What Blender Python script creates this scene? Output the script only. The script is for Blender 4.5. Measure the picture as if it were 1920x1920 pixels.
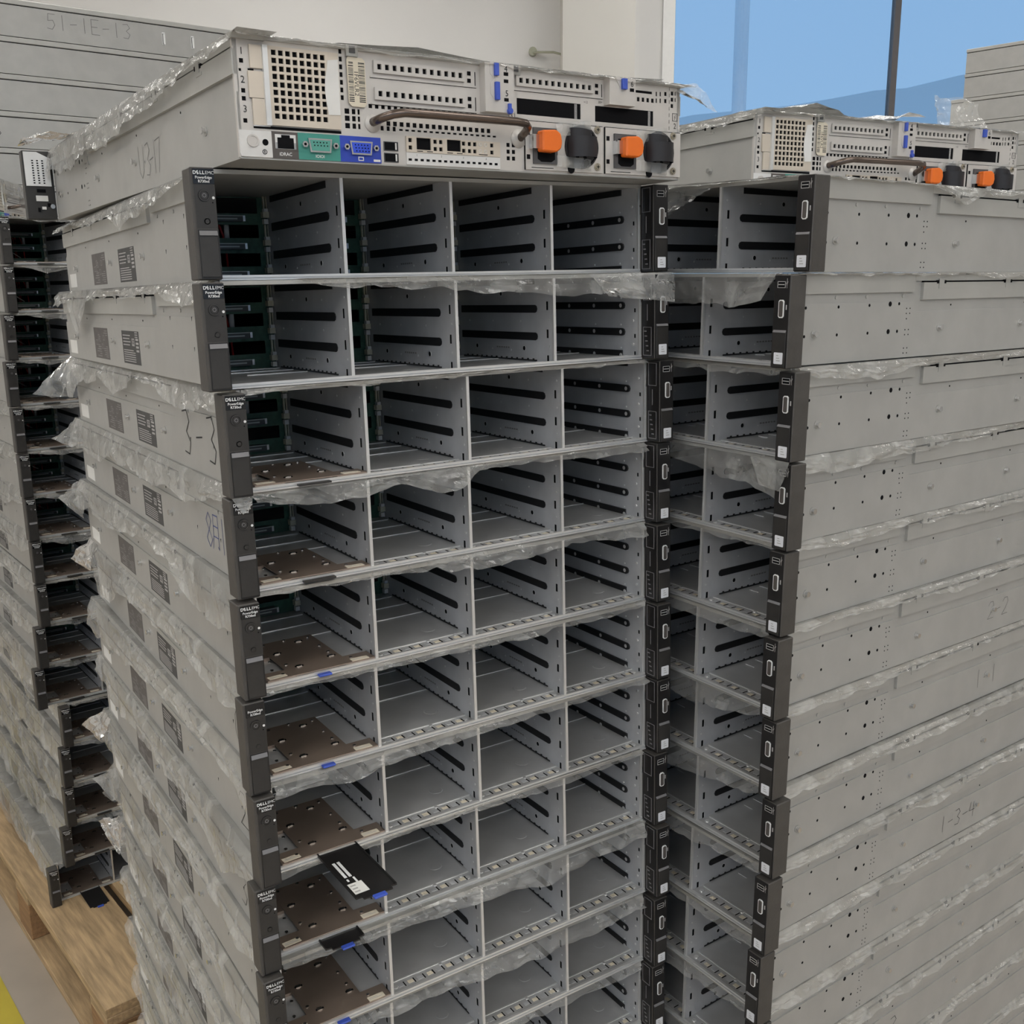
import bpy, bmesh, math, random
from mathutils import Matrix, Vector, noise

for o in list(bpy.data.objects): bpy.data.objects.remove(o)
SC = bpy.context.scene
COL = SC.collection
R = math.radians
random.seed(7)

# ------------------------------------------------------------------ camera, world, exposure
HC = 1.44                                   # camera height above the floor
PITCH, ROLL = 0.2230256, -0.0089765
cam_d = bpy.data.cameras.new('camera'); cam = bpy.data.objects.new('camera', cam_d); COL.objects.link(cam)
cam_d.sensor_width = 36; cam_d.lens = 36 * 1920.97 / 1920; cam_d.clip_start = 0.02
right = Vector((1, 0, 0)); up = Vector((0, math.sin(PITCH), math.cos(PITCH))); fwd = Vector((0, math.cos(PITCH), -math.sin(PITCH)))
r2 = right * math.cos(ROLL) + up * math.sin(ROLL)
u2 = -(right * math.sin(ROLL) - up * math.cos(ROLL))
cm = Matrix((r2, u2, -fwd)).transposed().to_4x4(); cm.translation = (0, 0, HC)
cam.matrix_world = cm
SC.camera = cam
SC.view_settings.view_transform = 'Standard'; SC.view_settings.look = 'None'
SC.view_settings.gamma = 1; SC.view_settings.use_curve_mapping = False
SC.view_settings.exposure = 0.0

W = bpy.data.worlds.new('dusk_sky'); SC.world = W; W.use_nodes = True
nt = W.node_tree; bg = nt.nodes['Background']
tc = nt.nodes.new('ShaderNodeTexCoord'); sep = nt.nodes.new('ShaderNodeSeparateXYZ'); rmp = nt.nodes.new('ShaderNodeValToRGB')
nt.links.new(tc.outputs['Generated'], sep.inputs[0]); nt.links.new(sep.outputs['Z'], rmp.inputs[0]); nt.links.new(rmp.outputs[0], bg.inputs[0])
rmp.color_ramp.elements[0].position = 0.0; rmp.color_ramp.elements[0].color = (.30, .50, .74, 1)
rmp.color_ramp.elements[1].position = 0.6; rmp.color_ramp.elements[1].color = (.20, .40, .72, 1)
bg.inputs[1].default_value = 1.0
LAMP = 11.8                                   # radiance of the ceiling lamp diffusers

# ------------------------------------------------------------------ materials
MATS = {}
def mat(name, col, rough=.5, metal=0., var=.06, scale=40., bump=0., bscale=200., emit=0., spec=.5, stretch=None):
    m = bpy.data.materials.new(name); m.use_nodes = True; n = m.node_tree; b = n.nodes['Principled BSDF']
    b.inputs['Roughness'].default_value = rough; b.inputs['Metallic'].default_value = metal
    b.inputs['Specular IOR Level'].default_value = spec
    t = n.nodes.new('ShaderNodeTexCoord'); no = n.nodes.new('ShaderNodeTexNoise'); no.inputs['Scale'].default_value = scale; no.inputs['Detail'].default_value = 4
    src = t.outputs['Object']
    if stretch:
        mp = n.nodes.new('ShaderNodeMapping'); mp.inputs['Scale'].default_value = stretch; n.links.new(src, mp.inputs[0]); src = mp.outputs[0]
    n.links.new(src, no.inputs['Vector'])
    rp = n.nodes.new('ShaderNodeValToRGB'); rp.color_ramp.elements[0].position = .3; rp.color_ramp.elements[1].position = .7
    rp.color_ramp.elements[0].color = tuple(c * (1 - var) for c in col) + (1,); rp.color_ramp.elements[1].color = tuple(min(1, c * (1 + var)) for c in col) + (1,)
    n.links.new(no.outputs[0], rp.inputs[0]); n.links.new(rp.outputs[0], b.inputs['Base Color'])
    if bump:
        n2 = n.nodes.new('ShaderNodeTexNoise'); n2.inputs['Scale'].default_value = bscale; n.links.new(src, n2.inputs['Vector'])
        bp = n.nodes.new('ShaderNodeBump'); bp.inputs['Strength'].default_value = bump; bp.inputs['Distance'].default_value = .002
        n.links.new(n2.outputs[0], bp.inputs['Height']); n.links.new(bp.outputs[0], b.inputs['Normal'])
    if emit:
        b.inputs['Emission Color'].default_value = (1, .985, .955, 1); b.inputs['Emission Strength'].default_value = emit
    MATS[name] = m; return m
mat('steel', (.43, .425, .405), .46, .30, .05, 25, .05, 120)
mat('steel_lid', (.45, .445, .42), .46, .30, .05, 25, .05, 120)
mat('steel_inner', (.58, .585, .60), .38, .35, .08, 30, .05, 150)
mat('steel_floor', (.58, .58, .58), .30, .45, .10, 18, .08, 60)
mat('steel_edge', (.78, .78, .77), .28, .6, .03)
mat('steel_rear', (.60, .57, .535), .45, .25, .04)
mat('steel_cream', (.66, .585, .49), .42, .3, .06, 20)
mat('hole_black', (.006, .006, .007), .8, 0, .1, spec=.1)  # near-black for sockets and print, and for shade painted into holes and gaps
mat('plastic_black', (.030, .028, .026), .42, 0, .15, 60, .05, 400)
mat('plastic_ear', (.062, .057, .052), .5, 0, .12, 60, .08, 500)
mat('plastic_dark', (.014, .013, .013), .38, 0, .15)
mat('plate_gloss', (.012, .012, .013), .22, 0, .1)
mat('guide_black', (.010, .010, .011), .5, 0, .2)
mat('grey_strip', (.20, .195, .20), .35, 0, .08)
mat('print_white', (.80, .80, .79), .5, 0, .02)
mat('print_grey', (.42, .41, .40), .6, 0, .05)
mat('print_dim', (.25, .24, .23), .6, 0, .05)
mat('badge', (.74, .75, .78), .4, 0, .03)
mat('paper_white', (.74, .73, .70), .7, 0, .04)
mat('paper_cream', (.70, .63, .50), .7, 0, .04)
mat('paper_dark', (.115, .105, .10), .6, 0, .10, 120)
mat('paper_dark2', (.055, .055, .055), .55, 0, .10, 120)
mat('pcb', (.035, .095, .06), .45, 0, .25, 150)
mat('connector', (.05, .055, .055), .4, 0, .2, 100)
mat('connector_edge', (.30, .33, .32), .35, .4, .1)
mat('light_pipe', (.62, .58, .44), .35, 0, .15, 150)
mat('wire_red', (.42, .02, .02), .4)
mat('wire_white', (.7, .69, .65), .5)
mat('tray_brown', (.30, .235, .19), .38, .55, .15, 15, .05, 80)
mat('blue_plastic', (.05, .10, .50), .4)
mat('teal', (.05, .27, .22), .5)
mat('teal_socket', (.09, .33, .27), .4)
mat('blue_port', (.02, .055, .42), .5)
mat('socket_blue', (.03, .08, .62), .35)
mat('port_dark', (.085, .075, .068), .5)
mat('port_white', (.70, .69, .67), .5)
mat('chrome', (.70, .70, .70), .18, 1.0, .03)
mat('screw', (.50, .46, .38), .3, 1.0, .05)
mat('handle_bronze', (.16, .125, .105), .24, .8, .08)
mat('orange', (.85, .17, .015), .42, 0, .05)
mat('fan_black', (.012, .011, .014), .5)
mat('inlet_grey', (.085, .085, .088), .5)
mat('ink_black', (.03, .03, .03), .7)
mat('ink_grey', (.16, .155, .15), .7)
mat('ink_blue', (.04, .06, .22), .6)
mat('wall_paint', (.70, .685, .66), .75, 0, .015, 3)
mat('pillar_shaded_beige', (.60, .58, .535), .75, 0, .02, 3)  # beige, with the shade of the turned face put into the colour
mat('ceiling_paint', (.76, .75, .72), .8, 0, .02, 3)
mat('floor_epoxy', (.40, .345, .28), .38, 0, .08, 6, .03, 60)
mat('stripe_yellow', (.52, .42, .035), .5, 0, .10, 12)
mat('frame_white', (.80, .79, .76), .5, 0, .02)
mat('mullion_dark', (.12, .11, .11), .5, .3, .05)
mat('lamp_housing', (.75, .75, .74), .5)
mat('lamp_diffuser', (.8, .8, .8), .6, emit=LAMP)
mat('hill', (.96, .92, .86), .9, 0, .03, .02)  # near-white: haze over the far ridge is put into its colour
mat('outside_post', (.95, .97, .99), .8, 0, .02)
mat('outside_ground', (.30, .32, .30), .9, 0, .1, .5)
mat('wood', (.43, .30, .165), .7, 0, .30, 14, .25, 60, stretch=(9, .8, 9))
mat('wood_dark', (.30, .17, .08), .75, 0, .25, 14, .2, 60, stretch=(9, .8, 9))
mat('hook_metal', (.36, .36, .27), .5, .2, .05)

def film_material():
    m = bpy.data.materials.new('clear_film'); m.use_nodes = True; n = m.node_tree; n.nodes.remove(n.nodes['Principled BSDF'])
    out = n.nodes['Material Output']
    t = n.nodes.new('ShaderNodeTexCoord')
    no = n.nodes.new('ShaderNodeTexNoise'); no.inputs['Scale'].default_value = 22; no.inputs['Detail'].default_value = 5; no.inputs['Distortion'].default_value = 1.2
    n.links.new(t.outputs['Object'], no.inputs['Vector'])
    rp = n.nodes.new('ShaderNodeMapRange'); rp.inputs[1].default_value = .35; rp.inputs[2].default_value = .70; rp.inputs[3].default_value = .14; rp.inputs[4].default_value = .42
    n.links.new(no.outputs[0], rp.inputs[0])
    tr = n.nodes.new('ShaderNodeBsdfTransparent'); tr.inputs[0].default_value = (.985, .985, .98, 1)
    df = n.nodes.new('ShaderNodeBsdfDiffuse'); df.inputs[0].default_value = (.93, .925, .89, 1)
    tl = n.nodes.new('ShaderNodeBsdfTranslucent'); tl.inputs[0].default_value = (.93, .925, .89, 1)
    mx0 = n.nodes.new('ShaderNodeMixShader'); mx0.inputs[0].default_value = .35; n.links.new(df.outputs[0], mx0.inputs[1]); n.links.new(tl.outputs[0], mx0.inputs[2])
    mx1 = n.nodes.new('ShaderNodeMixShader'); n.links.new(rp.outputs[0], mx1.inputs[0]); n.links.new(tr.outputs[0], mx1.inputs[1]); n.links.new(mx0.outputs[0], mx1.inputs[2])
    gl = n.nodes.new('ShaderNodeBsdfGlossy'); gl.inputs['Roughness'].default_value = .13
    n2 = n.nodes.new('ShaderNodeTexNoise'); n2.inputs['Scale'].default_value = 55; n2.inputs['Detail'].default_value = 3; n2.inputs['Distortion'].default_value = 1.5; n.links.new(t.outputs['Object'], n2.inputs['Vector'])
    bp = n.nodes.new('ShaderNodeBump'); bp.inputs['Strength'].default_value = .30; bp.inputs['Distance'].default_value = .004; n.links.new(n2.outputs[0], bp.inputs['Height'])
    n.links.new(bp.outputs[0], gl.inputs['Normal']); n.links.new(bp.outputs[0], df.inputs['Normal'])
    fr = n.nodes.new('ShaderNodeFresnel'); fr.inputs[0].default_value = 1.42; n.links.new(bp.outputs[0], fr.inputs['Normal'])
    mx2 = n.nodes.new('ShaderNodeMixShader'); n.links.new(fr.outputs[0], mx2.inputs[0]); n.links.new(mx1.outputs[0], mx2.inputs[1]); n.links.new(gl.outputs[0], mx2.inputs[2])
    n.links.new(mx2.outputs[0], out.inputs[0]); MATS['film'] = m
film_material()
def glass_material():
    m = bpy.data.materials.new('window_glass'); m.use_nodes = True; n = m.node_tree; n.nodes.remove(n.nodes['Principled BSDF'])
    tr = n.nodes.new('ShaderNodeBsdfTransparent'); tr.inputs[0].default_value = (.97, .985, 1, 1)
    gl = n.nodes.new('ShaderNodeBsdfGlossy'); gl.inputs['Roughness'].default_value = .6
    fr = n.nodes.new('ShaderNodeFresnel'); fr.inputs[0].default_value = 1.2
    mx = n.nodes.new('ShaderNodeMixShader'); n.links.new(fr.outputs[0], mx.inputs[0]); n.links.new(tr.outputs[0], mx.inputs[1]); n.links.new(gl.outputs[0], mx.inputs[2])
    n.links.new(mx.outputs[0], n.nodes['Material Output'].inputs[0]); MATS['glass'] = m
glass_material()

# ------------------------------------------------------------------ mesh builder
class MB:
    def __init__(s, *mats): s.v = []; s.f = []; s.mi = []; s.mats = mats; s.T = None
    def _add(s, vs, fs, m=0):
        b = len(s.v)
        if s.T: vs = [s.T(*p) for p in vs]
        s.v += [tuple(p) for p in vs]; s.f += [tuple(i + b for i in f) for f in fs]; s.mi += [m] * len(fs)
    def box(s, x0, x1, y0, y1, z0, z1, m=0):
        x0, x1 = min(x0, x1), max(x0, x1); y0, y1 = min(y0, y1), max(y0, y1); z0, z1 = min(z0, z1), max(z0, z1)
        s._add([(x0, y0, z0), (x1, y0, z0), (x1, y1, z0), (x0, y1, z0), (x0, y0, z1), (x1, y0, z1), (x1, y1, z1), (x0, y1, z1)],
               [(0, 3, 2, 1), (4, 5, 6, 7), (0, 1, 5, 4), (1, 2, 6, 5), (2, 3, 7, 6), (3, 0, 4, 7)], m); return s
    def quad(s, a, b, c, d, m=0): s._add([a, b, c, d], [(0, 1, 2, 3)], m); return s
    def prism(s, pts, axis, a, b, m=0):
        n = len(pts)
        def P(p, w): return (w, p[0], p[1]) if axis == 'x' else (p[0], w, p[1]) if axis == 'y' else (p[0], p[1], w)
        vs = [P(p, a) for p in pts] + [P(p, b) for p in pts]
        fs = [tuple(range(n)), tuple(range(2 * n - 1, n - 1, -1))] + [(i, i + n, (i + 1) % n + n, (i + 1) % n) for i in range(n)]
        s._add(vs, fs, m); return s
    def cyl(s, c, axis, r, a, b, n=12, m=0, rb=None):
        rb = r if rb is None else rb
        def P(q, w): return (w, q[0], q[1]) if axis == 'x' else (q[0], w, q[1]) if axis == 'y' else (q[0], q[1], w)
        vs = [P((c[0] + rr * math.cos(2 * math.pi * i / n), c[1] + rr * math.sin(2 * math.pi * i / n)), w) for rr, w in ((r, a), (rb, b)) for i in range(n)]
        fs = [tuple(range(n)), tuple(range(2 * n - 1, n - 1, -1))] + [(i, i + n, (i + 1) % n + n, (i + 1) % n) for i in range(n)]
        s._add(vs, fs, m); return s
    def ring(s, c, axis, ro, ri, a, b, n=20, m=0):
        def P(q, w): return (w, q[0], q[1]) if axis == 'x' else (q[0], w, q[1]) if axis == 'y' else (q[0], q[1], w)
        vs = []
        for rr, w in ((ro, a), (ro, b), (ri, b), (ri, a)):
            vs += [P((c[0] + rr * math.cos(2 * math.pi * i / n), c[1] + rr * math.sin(2 * math.pi * i / n)), w) for i in range(n)]
        fs = []
        for k in range(4):
            k2 = (k + 1) % 4
            fs += [(k * n + i, k2 * n + i, k2 * n + (i + 1) % n, k * n + (i + 1) % n) for i in range(n)]
        s._add(vs, fs, m); return s
    def frame(s, axis, a0, a1, b0, b1, t, w0, w1, m=0):
        for (p, q, r_, u) in ((a0, a1, b0, b0 + t), (a0, a1, b1 - t, b1), (a0, a0 + t, b0, b1), (a1 - t, a1, b0, b1)):
            if axis == 'y': s.box(p, q, w0, w1, r_, u, m)
            elif axis == 'x': s.box(w0, w1, p, q, r_, u, m)
        return s
    def tube(s, path, r, n=8, m=0):
        path = [Vector(p) for p in path]; vs = []; L = len(path)
        for i, p in enumerate(path):
            d = (path[min(i + 1, L - 1)] - path[max(i - 1, 0)]).normalized()
            a = d.cross(Vector((0, 0, 1)));
            if a.length < 1e-3: a = d.cross(Vector((1, 0, 0)))
            a.normalize(); b = d.cross(a)
            vs += [tuple(p + (a * math.cos(2 * math.pi * k / n) + b * math.sin(2 * math.pi * k / n)) * r) for k in range(n)]
        fs = [(i * n + k, (i + 1) * n + k, (i + 1) * n + (k + 1) % n, i * n + (k + 1) % n) for i in range(L - 1) for k in range(n)]
        fs += [tuple(range(n)), tuple(range((L - 1) * n, L * n))]
        s._add(vs, fs, m); return s
    def grid(s, rows, m=0):
        h = len(rows); w = len(rows[0])
        s._add([p for r_ in rows for p in r_], [(j * w + i, j * w + i + 1, (j + 1) * w + i + 1, (j + 1) * w + i) for j in range(h - 1) for i in range(w - 1)], m); return s
    def plate(s, s0, s1, z0, z1, holes, o0, o1, m=0):
        """flat plate in (s,z) with rectangular holes (s0,s1,z0,z1), front at o1, back at o0"""
        xs = sorted({round(v, 3) for h in holes for v in h[:2] if s0 < v < s1} | {s0, s1}); zs = sorted({round(v, 3) for h in holes for v in h[2:] if z0 < v < z1} | {z0, z1})
        def inside(x, z): return any(h[0] < x < h[1] and h[2] < z < h[3] for h in holes)
        for i in range(len(xs) - 1):
            run = None
            for j in range(len(zs) - 1):
                h = inside((xs[i] + xs[i + 1]) / 2, (zs[j] + zs[j + 1]) / 2)
                if not h and run is None: run = zs[j]
                if (h or j == len(zs) - 2) and run is not None:
                    e = zs[j] if h else zs[j + 1]
                    s.quad((xs[i], o1, run), (xs[i + 1], o1, run), (xs[i + 1], o1, e), (xs[i], o1, e), m); run = None
        for h in holes:
            a, b, c, d = h; a = max(a, s0); b = min(b, s1); c = max(c, z0); d = min(d, z1)
            s.quad((a, o0, c), (a, o1, c), (a, o1, d), (a, o0, d), m); s.quad((b, o1, c), (b, o0, c), (b, o0, d), (b, o1, d), m)
            s.quad((a, o0, c), (b, o0, c), (b, o1, c), (a, o1, c), m); s.quad((a, o1, d), (b, o1, d), (b, o0, d), (a, o0, d), m)
        for a, b in (((s0, z0), (s1, z0)), ((s1, z0), (s1, z1)), ((s1, z1), (s0, z1)), ((s0, z1), (s0, z0))):
            s.quad((a[0], o0, a[1]), (b[0], o0, b[1]), (b[0], o1, b[1]), (a[0], o1, a[1]), m)
        return s
    def text(s, body, size, place, m=0, bold=0., rot=0., align='CENTER', shear=0.):
        vs, fs = text_geo(body, size, bold, rot, align, shear)
        s._add([place(x, y) for x, y in vs], fs, m); return s
    def stroke(s, lines, width, place, m=0):
        for ln in lines:
            for (x0, y0), (x1, y1) in zip(ln[:-1], ln[1:]):
                d = math.hypot(x1 - x0, y1 - y0) or 1e-6; nx, ny = -(y1 - y0) / d * width / 2, (x1 - x0) / d * width / 2
                ex, ey = (x1 - x0) / d * width * .3, (y1 - y0) / d * width * .3
                s._add([place(x0 + nx - ex, y0 + ny - ey), place(x0 - nx - ex, y0 - ny - ey), place(x1 - nx + ex, y1 - ny + ey), place(x1 + nx + ex, y1 + ny + ey)], [(0, 1, 2, 3)], m)
        return s
    def mesh(s, name, bevel=0., smooth=False):
        me = bpy.data.meshes.new(name); me.from_pydata(s.v, [], s.f)
        for k in s.mats: me.materials.append(MATS[k])
        me.polygons.foreach_set('material_index', s.mi)
        bm = bmesh.new(); bm.from_mesh(me)
        if bevel: bmesh.ops.bevel(bm, geom=[e for e in bm.edges], offset=bevel, segments=1, affect='EDGES', clamp_overlap=True)
        bmesh.ops.recalc_face_normals(bm, faces=bm.faces); bm.to_mesh(me); bm.free()
        if smooth: me.polygons.foreach_set('use_smooth', [True] * len(me.polygons))
        me.update(); return me

TXT = {}
def text_geo(body, size, bold, rot, align, shear):
    k = (body, bold, align, shear)
    if k not in TXT:
        cu = bpy.data.curves.new('lettering', 'FONT'); cu.body = body; cu.size = 1; cu.align_x = align; cu.align_y = 'CENTER'; cu.offset = bold; cu.resolution_u = 3; cu.shear = shear
        ob = bpy.data.objects.new('lettering', cu); COL.objects.link(ob); dg = bpy.context.evaluated_depsgraph_get(); dg.update()
        me = bpy.data.meshes.new_from_object(ob.evaluated_get(dg))
        TXT[k] = ([tuple(v.co[:2]) for v in me.vertices], [tuple(p.vertices) for p in me.polygons])
        bpy.data.objects.remove(ob); bpy.data.meshes.remove(me); bpy.data.curves.remove(cu)
    vs, fs = TXT[k]; c, s_ = math.cos(rot), math.sin(rot)
    return [((x * c - y * s_) * size, (x * s_ + y * c) * size) for x, y in vs], fs

def link(name, data, parent=None, loc=None, rot=None):
    o = bpy.data.objects.new(name, data); COL.objects.link(o)
    if parent: o.parent = parent
    if loc: o.location = loc
    if rot: o.rotation_euler = rot
    return o
def tag(o, label, cat, group=None):
    o['label'] = label; o['category'] = cat
    if group: o['group'] = group
    return o
def struct(o): o['kind'] = 'structure'; return o

# ------------------------------------------------------------------ the room
RX0, RX1, RY0, RY1, RH = -5.2, 6.6, -4.5, 6.0, 3.5
struct(link('floor', MB('floor_epoxy').box(RX0, RX1, RY0, RY1, -.1, 0).mesh('floor')))
fl = bpy.data.objects['floor']
d40 = R(39.6)
def flr(x, y): return (-1.102 + x * math.cos(d40) - y * math.sin(d40), 1.916 + x * math.sin(d40) + y * math.cos(d40))
m = MB('stripe_yellow'); a, b, c, d = flr(-.11, -1.8), flr(0, -1.8), flr(0, 2.6), flr(-.11, 2.6)
m.prism([a, b, c, d], 'z', -.0005, .0012); link('floor_stripe', m.mesh('floor_stripe'), fl)
struct(link('ceiling', MB('ceiling_paint').box(RX0, RX1, RY0, RY1, RH, RH + .1).mesh('ceiling')))
struct(link('wall_left', MB('wall_paint').box(RX0 - .15, RX0, RY0, RY1, 0, RH).mesh('wall_left')))
struct(link('wall_right', MB('wall_paint').box(RX1, RX1 + .15, RY0, RY1, 0, RH).mesh('wall_right')))
m = MB('wall_paint'); m.box(RX0, RX1, RY0 - .15, RY0, 0, .9); m.box(RX0, RX1, RY0 - .15, RY0, 3.2, RH)
for k in range(5): xw = RX0 + (RX1 - RX0 - .3) * k / 4; m.box(xw, xw + .3, RY0 - .15, RY0, .9, 3.2)
struct(link('wall_front', m.mesh('wall_front')))
for k in range(4):  # unseen windows added behind the camera to brighten the open bays
    xw = RX0 + (RX1 - RX0 - .3) * k / 4 + .3; x2 = xw + (RX1 - RX0 - .3) / 4 - .3
    fill_window = struct(link('window_%d' % (k + 2), None, None, (xw, RY0 - .1, .9)))
    link('window_frame', MB('frame_white').frame('y', 0, x2 - xw, 0, 2.3, .05, -.04, .04).box((x2 - xw) / 2 - .03, (x2 - xw) / 2 + .03, -.04, .04, .05, 2.25).mesh('window_frame'), fill_window)
    for a_ in (0, 1): link('pane', MB('glass').box(.05 + a_ * ((x2 - xw) / 2 - .02), (x2 - xw) / 2 - .03 + a_ * ((x2 - xw) / 2 - .02), -.004, .004, .05, 2.25).mesh('pane'), fill_window)
m = MB('wall_paint'); m.box(RX0, .87, RY1, RY1 + .2, 0, RH); m.box(.87, 5.6, RY1, RY1 + .2, 0, .75); m.box(.87, 5.6, RY1, RY1 + .2, 3.3, RH); m.box(5.6, RX1, RY1, RY1 + .2, 0, RH)
struct(link('wall_back', m.mesh('wall_back')))
m = MB('pillar_shaded_beige', 'wall_paint'); m.box(.285, .66, 5.72, 6.0, 0, RH); m.box(.66, .70, 5.86, 6.0, 0, RH, 1)
struct(link('wall_pillar', m.mesh('wall_pillar')))
win = struct(link('window_1', None, None, (.87, 6.08, .75)))
m = MB('frame_white'); m.box(-.03, .035, -.10, .10, 0, 2.55); m.box(-.03, 4.73, -.10, .10, -.03, .03); m.box(-.03, 4.73, -.10, .10, 2.52, 2.55); m.box(4.70, 4.73, -.10, .10, 0, 2.55)
link('window_frame', m.mesh('window_frame'), win)
xs = [.035, 1.262, 2.49, 3.72, 4.70]
for i in range(4):
    if i: link('mullion', MB('mullion_dark').box(xs[i] - .016, xs[i] + .016, -.03, .03, .03, 2.52).mesh('mullion'), win)
    link('pane', MB('glass').box(xs[i] + .016, xs[i + 1] - .016, -.004, .004, .03, 2.52).mesh('pane'), win)
# outside: a pole, ground and a far ridge
o = link('outside_pole', MB('outside_post').cyl((0, 0), 'z', .062, -6, 8, 16).mesh('outside_pole'), None, (1.99, 9.4, .4)); tag(o, 'pale post standing outside behind the window glass', 'post')
rows = []
prof = [(-10, 9), (10, 11.5), (14.3, 12.3), (21.7, 12.9), (25, 13.4), (28.2, 13.95), (30.6, 14.1), (34.7, 15.0), (38.7, 15.5), (46, 15.0), (60, 16), (80, 14)]
for k, yy in enumerate((80, 84, 92)):
    rows.append([(px * yy / 84, yy, -8 if k == 0 else pz + HC if k == 1 else pz * .9) for px, pz in prof])
o = link('hill_ridge', MB('hill').grid(rows).mesh('hill_ridge', smooth=True)); tag(o, 'far pale blue hill ridge beyond the window', 'hill')
struct(link('ground_outside', MB('outside_ground').box(-60, 90, 6.4, 130, -6.2, -6).mesh('ground_outside')))
# ceiling lamps
lm_h = MB('lamp_housing').box(-.64, .64, -.18, .18, .02, .10).mesh('lamp_housing'); lm_d = MB('lamp_diffuser').box(-.60, .60, -.14, .14, 0, .02).mesh('lamp_diffuser')
k = 0
for yy in (-4.1, -3.2, -2.3, -1.4, .7, 3.0, 4.9):
    for xx in (-3.6, -1.2, 1.2, 3.6):
        t = link('ceiling_light', None, None, (xx, yy, RH - .10)); tag(t, 'long fluorescent ceiling light panel above the server stacks', 'ceiling light', 'ceiling lights over the hall')
        link('housing', lm_h, t); link('diffuser', lm_d, t)
# cable hook on the wall
t = link('wall_hook', None, None, (.135, 5.985, HC + 1.205)); tag(t, 'small greenish wall hook with bent rod on white wall', 'hook')
link('hook_base', MB('hook_metal').cyl((0, 0), 'y', .022, -.03, .02, 16).mesh('hook_base', smooth=False), t)
link('hook_rod', MB('hook_metal').tube([(0, -.02, -.01), (.02, -.06, -.012), (.11, -.07, -.015), (.15, -.07, -.025), (.17, -.07, -.05), (.178, -.06, -.2)], .006).mesh('hook_rod', smooth=True), t)

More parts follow.
